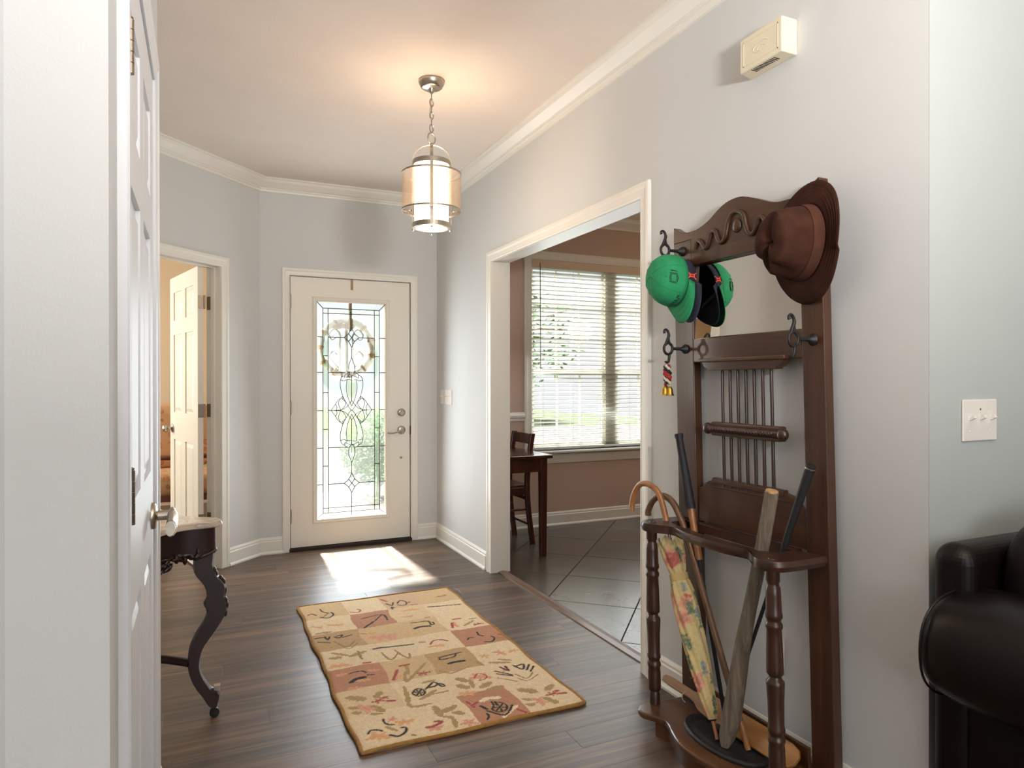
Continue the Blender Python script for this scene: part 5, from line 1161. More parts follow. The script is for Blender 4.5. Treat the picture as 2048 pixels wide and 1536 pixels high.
# ---------------------------------------------------------------- umbrella and sticks in the hall stand
def lerp(a, b, t): return Vector(a) + (Vector(b) - Vector(a)) * t
um = thing('umbrella', (1.540, 1.742, 0.083), 'folded yellow floral umbrella with light wooden crook handle in the hall stand', 'umbrella')
U0 = Vector((1.540, 1.742, 0.083)); U1 = Vector((1.560, 1.786, 0.128)); U2 = Vector((1.580, 2.040, 0.678)); U3 = Vector((1.585, 2.078, 0.765))
MB().tube([U0, lerp(U0, U1, 0.96)], [0.006, 0.0075], 8).build('tip', M['cane_light'], um)
MB().tube([lerp(U0, U1, 0.9), lerp(U1, U2, 0.03)], [0.011, 0.014], 10).build('ferrule', M['rubber'], um)
ax = (U2 - U1).normalized(); uu = ax.orthogonal().normalized(); ww = ax.cross(uu)
prof_u = [(0.0, 0.014), (0.05, 0.022), (0.15, 0.029), (0.3, 0.036), (0.45, 0.041), (0.58, 0.043), (0.68, 0.040), (0.74, 0.034), (0.78, 0.031), (0.80, 0.030), (0.83, 0.034), (0.88, 0.040), (0.95, 0.043), (1.0, 0.040)]
nu, nv = 96, 150; vs = []; cols = []
rs = np.random.RandomState(11)
fl_ = [(rs.rand() * 2 * pi, rs.rand() * 0.92 + 0.03, rs.randint(0, 4), 0.014 + 0.022 * rs.rand()) for _ in range(64)]
cc = [lin((218, 156, 132))[:3], lin((104, 128, 100))[:3], lin((134, 150, 148))[:3], lin((190, 100, 84))[:3]]
basec = np.array(lin((226, 204, 146))[:3])
for j in range(nv):
    t = j / (nv - 1); rr = np.interp(t, [q[0] for q in prof_u], [q[1] for q in prof_u]); c = U1 + (U2 - U1) * t
    for i in range(nu):
        a = 2 * pi * i / nu; tw = a + t * 2.2
        f = rr * (1 + (0.16 + 0.02 * sin(t * 30)) * (abs(((tw * 8 / (2 * pi)) % 1) - 0.5) * 2 - 0.5)) * (0.92 if 0.745 < t < 0.80 else 1)
        if t > 0.955: f *= 1 + 0.10 * sin(a * 11)
        off = ax * (0.012 * sin(a * 5) if t > 0.98 else 0)
        vs.append(c + (uu * cos(a) + ww * sin(a)) * f + off)
        col = basec.copy()
        for fa, ft, fk, fr_ in fl_:
            da = ((a - fa + pi) % (2 * pi) - pi) * 0.038; dt = (t - ft) * 0.62
            d = sqrt(da * da + dt * dt); ang = atan2(dt, da); rad = fr_ * (0.65 + 0.35 * abs(sin(ang * 2.5 + fa))) * (0.55 if fk in (1, 2) and abs(da) > abs(dt) else 1)
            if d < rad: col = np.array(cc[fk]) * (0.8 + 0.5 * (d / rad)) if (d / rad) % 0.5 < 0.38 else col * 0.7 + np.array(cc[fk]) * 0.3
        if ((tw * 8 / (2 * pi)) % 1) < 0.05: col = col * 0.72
        cols.append(col)
m = MB(); m.add(vs, [(j * nu + i, j * nu + (i + 1) % nu, (j + 1) * nu + (i + 1) % nu, (j + 1) * nu + i) for j in range(nv - 1) for i in range(nu)], True)
uo = m.build('cloth', M['umbrella'], um)
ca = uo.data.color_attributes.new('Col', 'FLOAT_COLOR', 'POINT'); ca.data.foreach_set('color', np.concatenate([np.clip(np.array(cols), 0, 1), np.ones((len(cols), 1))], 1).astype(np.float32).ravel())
MB().tube([tuple(lerp(U1, U2, 0.752)), tuple(lerp(U1, U2, 0.79))], [0.0335, 0.0335], 20).build('closing_band', plain('umbrella_band', (206, 178, 116), 0.8), um)
MB().tube([lerp(U1, U2, 0.97), U2 + ax * 0.05], 0.006, 8).build('shaft', M['nickel'], um)
hk = [U2 + ax * 0.03, U3, Vector((1.582, 2.110, 0.835)), Vector((1.578, 2.160, 0.862)), Vector((1.574, 2.215, 0.858)), Vector((1.570, 2.250, 0.820)), Vector((1.566, 2.262, 0.775)), Vector((1.565, 2.262, 0.745))]
MB().tube(smooth_path([tuple(q) for q in hk], 6), 0.0115, 12).build('crook_handle', M['cane_light'], um)

cb = thing('walking_cane', (1.588, 1.652, 0.083), 'dark brown walking cane with crook handle leaning behind the umbrella', 'cane')
B0 = Vector((1.588, 1.652, 0.083)); B1 = Vector((1.622, 1.990, 0.682))
MB().tube([B0, lerp(B0, B1, 0.12)], [0.010, 0.0105], 10).build('tip', M['cane_light'], cb)
hk = [lerp(B0, B1, 0.12), lerp(B0, B1, 0.5), B1, Vector((1.622, 2.048, 0.775)), Vector((1.618, 2.085, 0.812)), Vector((1.612, 2.130, 0.822)), Vector((1.606, 2.175, 0.800)), Vector((1.600, 2.200, 0.758)), Vector((1.600, 2.203, 0.735))]
MB().tube(smooth_path([tuple(q) for q in hk], 6), [0.0115] * 12 + [0.0125] * 37, 12).build('crook_shaft', M['cane_dark'], cb)

cs = thing('wooden_stick', (1.618, 1.782, 0.083), 'straight wooden stick with a black rubber grip standing at left in the hall stand', 'stick')
S0 = Vector((1.618, 1.782, 0.083)); S1 = Vector((1.638, 2.063, 1.064))
def on(a, b, z): return lerp(a, b, (z - a.z) / (b.z - a.z))
MB().tube([S0, on(S0, S1, 0.10), on(S0, S1, 0.64)], [0.006, 0.007, 0.008], 10).build('lower_shaft', M['rubber'], cs)
MB().tube([on(S0, S1, 0.62), on(S0, S1, 0.80)], [0.0125, 0.0125], 12).build('wooden_shaft', M['cane_light'], cs)
MB().tube([on(S0, S1, 0.795), on(S0, S1, 0.90), on(S0, S1, 1.045), on(S0, S1, 1.055), S1], [0.0185, 0.0165, 0.0135, 0.0165, 0.0155], 16).build('grip', M['rubber'], cs)

bt = thing('weathered_bat', (1.528, 1.690, 0.090), 'weathered grey hand-hewn wooden bat leaning in the hall stand', 'bat')
D0 = Vector((1.530, 1.695, 0.088)); D1 = Vector((1.583, 1.549, 0.925))
dax = (D1 - D0).normalized(); du = Vector((0.68, -0.73, 0)); du = (du - dax * du.dot(dax)).normalized(); dw = dax.cross(du)
bm_ = MB(); vs = []; n_ = 14; NB = 30
for j in range(NB):
    t = j / (NB - 1); w_ = np.interp(t, [0, 0.03, 0.10, 0.3, 0.55, 0.8, 1], [0.014, 0.024, 0.030, 0.027, 0.021, 0.0205, 0.021]); th = np.interp(t, [0, 0.1, 0.5, 1], [0.012, 0.017, 0.018, 0.019])
    c = D0 + (D1 - D0) * t + du * 0.002 * sin(t * 9)
    for i in range(n_):
        a = 2 * pi * i / n_; k = 1 + 0.05 * sin(i * 2.3 + j * 0.4); vs.append(c + du * w_ * cos(a) * k + dw * th * sin(a) * k)
bm_.add(vs, [(j * n_ + i, j * n_ + (i + 1) % n_, (j + 1) * n_ + (i + 1) % n_, (j + 1) * n_ + i) for j in range(NB - 1) for i in range(n_)], True)
bm_.f.append(tuple(range(n_))); bm_.sm.append(False); bm_.f.append(tuple((NB - 1) * n_ + i for i in range(n_))); bm_.sm.append(False)
bm_.build('bat_body', M['weathered'], bt)
MB().tube([D1 - dax * 0.003, D1 + dax * 0.005], [0.0195, 0.018], 14).build('sawn_end', M['sawn'], bt)

ge = thing('golf_club', (1.583, 1.762, 0.083), 'slim black-gripped club with silver-ringed end, rightmost stick in the hall stand', 'club')
E0 = Vector((1.590, 1.772, 0.090)); E1 = Vector((1.648, 1.460, 1.012))
MB().tube([E0, on(E0, E1, 0.76)], [0.0055, 0.0065], 10).build('shaft', M['rubber'], ge)
MB().tube([on(E0, E1, 0.75), on(E0, E1, 0.9), E1], [0.0095, 0.0125, 0.0145], 14).build('grip', M['rubber'], ge)
MB().tube([on(E0, E1, 1.000), on(E0, E1, 1.004)], 0.0152, 16).build('grip_ring', M['nickel'], ge)
MB().tube([on(E0, E1, 0.115), on(E0, E1, 0.122)], 0.0075, 12).build('silver_band', M['nickel'], ge)
MB().ball((E0.x - 0.004, E0.y + 0.012, E0.z + 0.003), 0.014, 0.024, 0.010).build('club_head', M['rubber'], ge)

pdl = thing('wooden_paddle', (1.655, 1.80, 0.0785), 'long honey-coloured wooden paddle lying on the hall stand platform', 'paddle')
pts = [(2.150, 0.0), (2.142, 0.013), (2.10, 0.0165), (1.98, 0.016), (1.95, 0.020), (1.915, 0.036), (1.88, 0.040), (1.7, 0.041), (1.54, 0.040), (1.51, 0.032), (1.497, 0.014), (1.497, 0)]
full = [(a, b) for a, b in pts] + [(a, -b) for a, b in pts[::-1][1:-1]]
pm_ = MB(); pm_.M = Matrix.Translation((1.633, 0, 0.1135)) @ Matrix.Rotation(R(-38), 4, 'Y')
pm_.prism([(b, a) for a, b in full], -0.006, 0.006, 'z')
pm_.build('paddle_blade', M['oak'], pdl, bevel=0.003)
cl_ = MB(); cl_.tube(smooth_path([(1.612, 1.985, 0.128), (1.600, 1.995, 0.115), (1.598, 1.99, 0.10), (1.606, 1.985, 0.090)], 4), 0.0016, 5); cl_.build('hanging_cord', M['yarn_white'], pdl)

# ---------------------------------------------------------------- caps, hat, bell string on the hooks
def ortho(u, f):
    u = Vector(u).normalized(); f = Vector(f); f = (f - u * f.dot(u)).normalized(); return u, f, u.cross(f)
CAPK = [1.0]
def cap_surface(c, u, f, s, a, t, off=0.0, rx=0.104, ry=0.088, h=0.104):
    """a = angle from the front, t = 0 rim .. 1 button"""
    rx, ry, h = rx * CAPK[0], ry * CAPK[0], h * CAPK[0]
    b = t * pi / 2; k = 1 + 0.03 * math.sin(3 * a + 1.3) * cos(b) * t
    front = 0.10 * max(0, cos(a)) * sin(2 * b)
    r_ = max(0.0, cos(b)) ** 0.72
    return c + f * ((rx + off) * r_ * cos(a) * (1 + front)) + s * ((ry + off) * r_ * sin(a) * k) + u * ((h + off) * max(0.0, sin(b)) ** 0.9)
def cap(name, c, u, f, mat, billmat, label, opening=True):
    u, f, s = ortho(u, f); c = Vector(c); root = thing(name, tuple(c), label, 'cap')
    nA, nT = 48, 14
    m = MB(); m.grid(lambda a, t: cap_surface(c, u, f, s, 2 * pi * a, t), nA, nT, True, True)
    o = m.build('crown', M[mat], root)
    sm = o.modifiers.new('solid', 'SOLIDIFY'); sm.thickness = 0.0025; sm.offset = -1
    for k in range(6):
        a0 = 2 * pi * k / 6 + pi / 6
        MB().tube([cap_surface(c, u, f, s, a0, t / 12, 0.0004) for t in range(13)], 0.0013, 5).build('seam', M[mat], root)
        MB().lathe([(0.0042, 0), (0.0036, 0.0012), (0.0018, 0.0012), (0.0016, 0)], tuple(cap_surface(c, u, f, s, a0 + 0.5, 0.56, 0.0)), tuple(cap_surface(c, u, f, s, a0 + 0.5, 0.56, 0.01) - cap_surface(c, u, f, s, a0 + 0.5, 0.56, 0.0)), 10).build('eyelet', M[mat], root)
    MB().ball(tuple(cap_surface(c, u, f, s, 0, 1.0, 0.001)), 0.007, 0.007, 0.004, 12, 6, (f, s, u)).build('button', M[mat], root)
    m = MB()
    def bill(i, j):
        a = R(-62) + R(124) * i; base_ = cap_surface(c, u, f, s, a, 0.0, 0.0)
        L = 0.080 * (max(0.0, cos(a * 1.42)) ** 0.55); p = base_ + f * (L * j)
        cr_ = (p - c).dot(s); return p - u * (0.9 * cr_ * cr_ / 0.16 * 0.35 * j + 0.010 * j * j) - u * 0.002
    m.grid(bill, 30, 8, True); o = m.build('bill', M[billmat], root)
    sm = o.modifiers.new('solid', 'SOLIDIFY'); sm.thickness = 0.0035; sm.offset = 0
    for q in (0.35, 0.6, 0.85):
        MB().tube([bill(i / 28, q) + u * 0.0022 for i in range(2, 27)], 0.0008, 4).build('bill_stitching', M[billmat], root)
    return root, c, u, f, s
def cap_text(root, txt, c, u, f, s, a0, t0, size, mat, name, up=1, off=0.0012, rot=0.0):
    cu = bpy.data.curves.new('t', 'FONT'); cu.body = txt; cu.align_x = 'CENTER'; cu.align_y = 'CENTER'; cu.size = 1.0; cu.extrude = 0.0; cu.offset = 0.012
    to = bpy.data.objects.new('t', cu); COL.objects.link(to); dg_ = bpy.context.evaluated_depsgraph_get(); me = bpy.data.meshes.new_from_object(to.evaluated_get(dg_))
    m = MB(); vs = []
    for v in me.vertices:
        x = v.co.x * cos(rot) - v.co.y * sin(rot); y_ = v.co.x * sin(rot) + v.co.y * cos(rot)
        vs.append(cap_surface(c, u, f, s, a0 - up * x * size / 0.09, t0 + up * y_ * size / 0.15, off))
    m.add(vs, [tuple(p.vertices) for p in me.polygons]); bpy.data.objects.remove(to); bpy.data.curves.remove(cu)
    return m.build(name, M[mat], root)
gc = cap('ball_cap', (1.632, 2.082, 1.642), (-0.96, 0.06, 0.15), (-0.10, -0.50, -0.86), 'green', 'green_bill', 'green baseball cap with black lettering hanging on the upper left hook')
root, c, u, f, s = gc
cap_text(root, 'PLAYERS', c, u, f, s, 0.0, 0.11, 0.019, 'blackthread', 'lettering', up=1)
bd = MB()
A0, T0_ = 1.02, 0.34
for k_, (dx, dy) in enumerate(((0.19, 0.105), (0.15, 0.075))):
    pts = [(-1, -0.7), (-1, 1), (-0.6, 0.85), (0, 1.05), (0.6, 0.85), (1, 1), (1, -0.7), (0.5, -0.9), (0, -1.05), (-0.5, -0.9)]
    bd.tube([cap_surface(c, u, f, s, A0 + dx * p_, T0_ + dy * q_, 0.001) for p_, q_ in pts], 0.0011, 5, True)
bd.tube([cap_surface(c, u, f, s, A0 + p_, T0_ + q_, 0.001) for p_, q_ in ((0.27, -0.07), (0.30, 0.0), (0.27, 0.05), (0.32, 0.09), (0.29, -0.02))], 0.0013, 5)
bd.build('badge_outline', M['blackthread'], root)
CAPK[0] = 0.92
nc = cap('ball_cap', (1.666, 2.073, 1.636), (-0.96, 0.08, 0.17), (-0.10, -0.50, -0.86), 'navy', 'navy', 'navy blue baseball cap hanging behind the green cap')
root, c, u, f, s = nc
em = MB()
for sy in (-1, 1):
    em.tube([cap_surface(c, u, f, s, 1.25 + a_, 0.10 + sy * 0.02 + sy * b_, 0.0015) for a_, b_ in ((-0.13, 0.085), (-0.08, 0.045), (0, 0.03), (0.08, 0.045), (0.13, 0.085))], 0.0024, 6)
for sa in (-1, 1): em.tube([cap_surface(c, u, f, s, 1.25 + sa * 0.045, 0.10 + b_, 0.0015) for b_ in (-0.05, 0.05)], 0.0024, 6)
em.build('emblem', M['orange'], root)
MB().tube([cap_surface(c, u, f, s, R(150 + 60 * k / 10), 0.02, -0.001) for k in range(11)], 0.006, 6, flat=0.4).build('strap', M['navy'], root)
m = MB(); m.grid(lambda i, j: c + f * (0.05 + 0.03 * j) + s * (-0.05 + 0.1 * i) + u * (0.004 + 0.03 * (1 - j)), 8, 4, True); m.build('lining_patch', M['greycloth'], root)

# brown wide-brimmed hat
ht_c = Vector((1.650, 1.484, 1.676)); hu, hf, hsd = ortho((-0.94, 0.18, -0.02), (0.05, 0.30, -0.95))
ht = thing('brimmed_hat', tuple(ht_c), 'brown suede wide-brimmed hat hanging on the upper right hook of the hall stand', 'hat')
def hat_crown(a, t):
    a *= 2 * pi; A = 0.112; B = 0.088
    if t < 0.72:
        q = t / 0.72; k = 1 - 0.20 * q ** 1.4 ; z = 0.122 * q
        p = (A * k * cos(a), B * k * sin(a), z)
    else:
        q = (t - 0.72) / 0.28; k = 0.80 * (1 - q); rd = 1 - q
        z = 0.122 + 0.010 * sin(min(1, q * 2.2) * pi / 2 * 1.0) * (1 if q < 0.5 else 1)
        p = (A * k * cos(a), B * k * sin(a), z)
    x, y_, z = p
    dent = 0.030 * math.exp(-(y_ / 0.020) ** 2) * max(0, min(1, (t - 0.60) / 0.2)) * (0.6 + 0.5 * (x / A))
    pinch = 0.024 * math.exp(-((a - 0.55) / 0.33) ** 2) + 0.024 * math.exp(-((a - 2 * pi + 0.55) / 0.33) ** 2)
    pf = max(0, min(1, (t - 0.25) / 0.5))
    r0 = sqrt(x * x + y_ * y_) + 1e-6; sc_ = 1 - pinch * pf / max(r0, 0.03)
    return ht_c + hf * x * sc_ + hsd * y_ * sc_ + hu * (z - dent + 0.004 * sin(3 * a) * pf)
m = MB(); m.grid(hat_crown, 64, 30, True, True); o = m.build('crown', M['suede'], ht)
def brim(a, t):
    a *= 2 * pi; A0, B0 = 0.111, 0.087
    w = 0.066 + 0.006 * cos(2 * a)
    x = (A0 + w * t) * cos(a); y_ = (B0 + w * t * 1.12) * sin(a)
    z = -0.020 * t * t * (1 if cos(a) > 0 else 0.6) + 0.036 * t * t * sin(a) ** 2 * 0.55 - 0.006 * sin(2 * a + 0.6) * t
    return ht_c + hf * x + hsd * y_ + hu * z
m = MB(); m.grid(brim, 72, 9, True, True); o = m.build('brim', M['suede'], ht); q = o.modifiers.new('s', 'SOLIDIFY'); q.thickness = 0.003; q.offset = 0
m = MB(); m.grid(lambda a, t: hat_crown(a, 0.02 + 0.20 * t) + (hat_crown(a, 0.02 + 0.2 * t) - ht_c - hu * (hat_crown(a, 0.02 + 0.2 * t) - ht_c).dot(hu)).normalized() * 0.0022, 64, 4, True, True); m.build('hat_band', M['suede_band'], ht)
for q in (0.4, 0.55, 0.7, 0.85):
    MB().tube([brim(k / 60, q) + hu * 0.002 for k in range(60)], 0.0007, 4, True).build('brim_stitching', M['suede_band'], ht)
for a_, t_ in ((-0.215, 0.40), (-0.165, 0.34)):
    p = hat_crown(a_ % 1, t_); nn = (p - ht_c - hu * (p - ht_c).dot(hu)).normalized()
    MB().lathe([(0.0042, 0), (0.0042, 0.0018), (0.0022, 0.0022), (0.0018, 0.0004)], tuple(p), tuple(nn), 12).build('eyelet', M['brass'], ht)

bs = thing('bell_string', (1.6035, 2.0835, 1.22), 'string of brass bells on braided red and black yarn hanging from the lower left hook', 'bells')
hx_, hy_, hz_ = 1.602, 2.0855, 1.335
MB().tube([(hx_ + 0.0045 * cos(2 * pi * k / 12), hy_, hz_ - 0.006 + 0.009 * sin(2 * pi * k / 12)) for k in range(12)], 0.001, 5, True).build('hanging_cord', M['yarn_red'], bs)
for k, mt in enumerate(('yarn_red', 'yarn_black', 'yarn_white', 'yarn_red')):
    pts = []
    for q in range(26):
        t = q / 25; a = t * 9 + k * pi / 2; w = 0.008 + 0.004 * sin(t * pi); pts.append((hx_ + w * cos(a) * 0.8, hy_ + w * sin(a) - 0.003 * t, hz_ - 0.012 - 0.075 * t * (1 - 0.1 * (k % 2))))
    MB().tube(pts, [0.0052 + 0.0018 * ((q + k) % 3 == 0) for q in range(26)], 7).build('yarn_strand', M[mt], bs)
for dx, dy, dz in ((0, 0.012, 0), (0, -0.012, -0.004), (-0.013, 0.0, -0.002)):
    MB().lathe([(0.003, 0.034), (0.007, 0.032), (0.011, 0.024), (0.0125, 0.010), (0.0155, 0.003), (0.0175, 0.0), (0.0165, 0.0), (0.011, 0.010), (0.001, 0.028)], (hx_ + dx, hy_ + dy - 0.004, hz_ - 0.122 + dz), (0, 0, 1), 20).build('bell', M['brass'], bs)

# ---------------------------------------------------------------- wall fittings
ck = thing('door_chime', (XR, 1.70, 2.305), 'cream plastic door chime box mounted high on the right wall', 'chime')
cy0, cy1, cz0, cz1, cd_ = 1.598, 1.800, 2.310, 2.424, 0.068
mm = MB(); vs = [(XR, cy0, cz0), (XR, cy1, cz0), (XR, cy1, cz1), (XR, cy0, cz1), (XR - cd_, cy0 + 0.002, cz0 + 0.004), (XR - cd_ + 0.018, cy1 - 0.002, cz0 + 0.012), (XR - cd_ + 0.018, cy1 - 0.002, cz1 - 0.004), (XR - cd_, cy0 + 0.002, cz1 - 0.002)]
vs = [(XR, cy0, cz0), (XR, cy1, cz0), (XR, cy1, cz1), (XR, cy0, cz1), (XR - cd_, cy0, cz0), (XR - cd_, cy1 - 0.018, cz0 + 0.0), (XR - cd_, cy1 - 0.018, cz1), (XR - cd_, cy0, cz1)]
mm.add(vs, [(0, 1, 2, 3), (4, 5, 6, 7), (0, 1, 5, 4), (1, 2, 6, 5), (2, 3, 7, 6), (3, 0, 4, 7)]); mm.build('housing', M['ivory'], ck, bevel=0.004)
fy0, fy1 = cy0 + 0.016, cy1 - 0.034
fp = MB()
for d in ((fy0, fy1, cz0 + 0.016, cz0 + 0.019), (fy0, fy1, cz1 - 0.019, cz1 - 0.016), (fy0, fy0 + 0.003, cz0 + 0.016, cz1 - 0.016), (fy1 - 0.003, fy1, cz0 + 0.016, cz1 - 0.016)):
    fp.box(XR - cd_ - 0.0012, XR - cd_ + 0.001, *d)
fp.build('face_moulding', M['ivory'], ck)
em = MB(); ccy = (fy0 + fy1) / 2; ccz = (cz0 + cz1) / 2
em.tube(smooth_path([(XR - cd_ - 0.0004, ccy - 0.035, ccz + 0.008), (XR - cd_ - 0.0004, ccy - 0.01, ccz + 0.016), (XR - cd_ - 0.0004, ccy + 0.022, ccz + 0.008), (XR - cd_ - 0.0004, ccy + 0.03, ccz - 0.006), (XR - cd_ - 0.0004, ccy + 0.01, ccz - 0.018)], 5), 0.0012, 5)
em.tube(smooth_path([(XR - cd_ - 0.0004, ccy - 0.022, ccz - 0.004), (XR - cd_ - 0.0004, ccy, ccz + 0.004), (XR - cd_ - 0.0004, ccy + 0.014, ccz - 0.008), (XR - cd_ - 0.0004, ccy + 0.0, ccz - 0.016)], 5), 0.0012, 5)
em.build('embossed_scroll', M['ivory'], ck)
for k in range(12): bx('grille_slot', M['dark'], ck, (XR - cd_ + 0.010, XR - cd_ + 0.036, cy0 + 0.042 + k * 0.0088, cy0 + 0.046 + k * 0.0088, cz0 - 0.0006, cz0 + 0.001), bevel=None)

def toggle_plate(name, label, c, along, nrm, gangs, cat, W=None):
    a = Vector((*along, 0)); n = Vector((*nrm, 0)); c = Vector(c); W = W or (0.070 + 0.046 * (gangs - 1)); H = 0.114
    root = thing(name, tuple(c), label, cat)
    def Mx(): return Matrix(((a.x, n.x, 0, c.x), (a.y, n.y, 0, c.y), (0, 0, 1, c.z), (0, 0, 0, 1)))
    m = MB(); m.M = Mx(); m.box(-W / 2, W / 2, 0.0005, 0.006, -H / 2, H / 2); m.build('cover_plate', M['plate'], root, bevel=0.004, seg=3)
    for g in range(gangs):
        x = (g - (gangs - 1) / 2) * 0.046
        m = MB(); m.M = Mx(); m.box(x - 0.0055, x + 0.0055, 0.0058, 0.0070, -0.0125, 0.0125); m.build('toggle_slot', M['plate'], root)
        m = MB(); m.M = Mx() @ Matrix.Translation((x, 0.006, 0.003)) @ Matrix.Rotation(R(28), 4, 'X'); m.box(-0.0048, 0.0048, 0, 0.016, -0.004, 0.004); m.build('toggle', M['plate'], root, bevel=0.001)
        for z_ in (-0.030, 0.030):
            m = MB(); m.M = Mx(); m.lathe([(0.003, 0), (0.0028, 0.0008), (0.0005, 0.001)], (x, 0.0058, z_), (0, 1, 0), 10); m.build('screw', M['hinge'] if z_ > 0 and g == 1 else M['plate'], root)
    return root
toggle_plate('light_switch', 'white three-gang toggle switch plate on the pale wall above the sofa', (1.953, 1.166, 1.154), (1, 0), (0, -1), 3, 'switch', W=0.150)
toggle_plate('light_switch', 'white three-gang switch plate on the wall right of the front door', (XR, 4.975, 1.145), (0, 1), (-1, 0), 3, 'switch')
toggle_plate('light_switch', 'narrow single white switch plate in the corner beside the front door', (XR, 5.120, 1.145), (0, 1), (-1, 0), 1, 'switch')
ot = thing('wall_outlet', (XR, 1.667, 0.36), 'white duplex power outlet low on the wall behind the hall stand', 'outlet')
bx('cover_plate', M['plate'], ot, (XR - 0.0055, XR - 0.0005, 1.649, 1.719, 0.303, 0.417), bevel=0.003)
for z_ in (0.340, 0.380):
    MB().lathe([(0.0165, 0), (0.0165, 0.0015), (0.015, 0.0022)], (XR - 0.0055, 1.684, z_), (-1, 0, 0), 20).build('socket', M['plate'], ot)
    m = MB(); X_ = XR - 0.0079
    m.box(X_ - 0.0002, X_ + 0.0006, 1.676, 1.6775, z_, z_ + 0.008); m.box(X_ - 0.0002, X_ + 0.0006, 1.6905, 1.692, z_, z_ + 0.007); m.box(X_ - 0.0002, X_ + 0.0006, 1.6822, 1.6858, z_ - 0.009, z_ - 0.005)
    m.build('slot', M['dark'], ot)

# ---------------------------------------------------------------- sofa (right edge)
sf = thing('leather_sofa', (2.7, 0.62, 0), 'dark brown leather sofa with a padded rolled arm beside the hall corner', 'sofa')
def blob(name, path, prof, mat, parent, caps=True, smooth=True, sub=1):
    """sections: list of (x,y,z) centres with closed cross sections prof(i) of (a,b) in the x-z plane"""
    m = MB(); n = len(prof(0)); vs = []
    for i, c in enumerate(path):
        for a, b in prof(i): vs.append((c[0] + a, c[1], c[2] + b))
    fs = [(i * n + k, i * n + (k + 1) % n, (i + 1) * n + (k + 1) % n, (i + 1) * n + k) for i in range(len(path) - 1) for k in range(n)]
    m.add(vs, fs, smooth); m.f.append(tuple(range(n))[::-1]); m.sm.append(smooth); m.f.append(tuple((len(path) - 1) * n + k for k in range(n))); m.sm.append(smooth)
    return m.build(name, mat, parent, subsurf=sub)
def sq(a, b, p=2.6, n=28):
    o = []
    for k in range(n):
        t = 2 * pi * k / n; c_, s_ = cos(t), sin(t)
        o.append((a * math.copysign(abs(c_) ** (2 / p), c_), b * math.copysign(abs(s_) ** (2 / p), s_)))
    return o
ys_ = [1.104, 1.096, 1.066, 1.00, 0.92, 0.80, 0.6, 0.4, 0.25, 0.19, 0.17]
sc_ = [0.55, 0.80, 0.95, 1.0, 1.0, 1.0, 1.0, 1.0, 0.97, 0.8, 0.5]
def armp(i):
    k = sc_[i]; pu = 1 + 0.02 * sin(i * 2.1)
    return [(a * k * pu, b * k * pu) for a, b in sq(0.185, 0.138, 2.5)]
def arm(x):
    blob('rolled_arm', [(x - 0.0 + (0.02 if i == 0 else 0), y_, 0.612) for i, y_ in enumerate(ys_)], armp, M['leather'], sf)
    wl_ = MB(); wl_.tube(smooth_path([(x + a * 0.945, 1.072, 0.612 + b * 0.945) for a, b in sq(0.185, 0.138, 2.5, 16)], 3, True), 0.003, 6, True); wl_.build('arm_piping', M['leather'], sf)
arm(1.745); arm(3.65)
bx('arm_panel', M['leather'], sf, (1.712, 1.830, 0.20, 1.06, 0.03, 0.55), bevel=0.02)
bx('arm_panel', M['leather'], sf, (3.57, 3.74, 0.20, 1.06, 0.03, 0.55), bevel=0.02)
bx('base', M['leather'], sf, (1.831, 3.569, 0.18, 1.08, 0.05, 0.34), bevel=0.02)
bx('back_frame', M['leather'], sf, (1.700, 3.70, 1.038, 1.142, 0.05, 0.852), bevel=0.048, seg=8)
for k in range(3):
    x0 = 1.838 + k * 0.575
    blob('seat_cushion', [(x0 + 0.28, y_, 0.42) for y_ in (0.16, 0.19, 0.3, 0.5, 0.7, 0.82, 0.85)], lambda i: [(a * (0.9 if i in (0, 6) else 1), b * (0.6 if i in (0, 6) else 1)) for a, b in sq(0.283, 0.082, 4)], M['leather'], sf)
    blob('back_cushion', [(x0 + 0.25, y_, 0.706) for y_ in (0.80, 0.815, 0.88, 0.97, 1.022, 1.036)], lambda i: [(a * (0.84, 0.94, 1, 1, 0.96, 0.9)[i], b * (0.84, 0.94, 1, 1, 0.96, 0.9)[i]) for a, b in sq(0.30, 0.225, 3.2)], M['leather'], sf)
for x_ in (1.74, 3.66):
    for y_ in (0.27, 1.0): MB().lathe([(0.03, 0.031), (0.026, 0.0)], (x_, y_, 0), (0, 0, 1), 16).build('foot', M['rosewood'], sf)

# ---------------------------------------------------------------- dining table and chair
dt = thing('dining_table', (1.98, 4.75, 0), 'dark brown wooden dining table with square legs in the dining room', 'table')
TX1, TY0, TY1, TX0 = 2.305, 4.315, 5.19, 1.905
TX0 = 1.900
bx('table_top', M['dining_top'], dt, (TX0, TX1, TY0, TY1, 0.712, 0.737), bevel=0.006)
for nm, d in (('apron', (TX0 + 0.045, TX1 - 0.045, TY0 + 0.035, TY0 + 0.055, 0.615, 0.7115)), ('apron', (TX0 + 0.045, TX1 - 0.045, TY1 - 0.055, TY1 - 0.035, 0.615, 0.7115)), ('apron', (TX1 - 0.055, TX1 - 0.035, TY0 + 0.056, TY1 - 0.056, 0.615, 0.7115)), ('apron', (TX0 + 0.035, TX0 + 0.055, TY0 + 0.056, TY1 - 0.056, 0.615, 0.7115))):
    bx(nm, M['dining_wood'], dt, d)
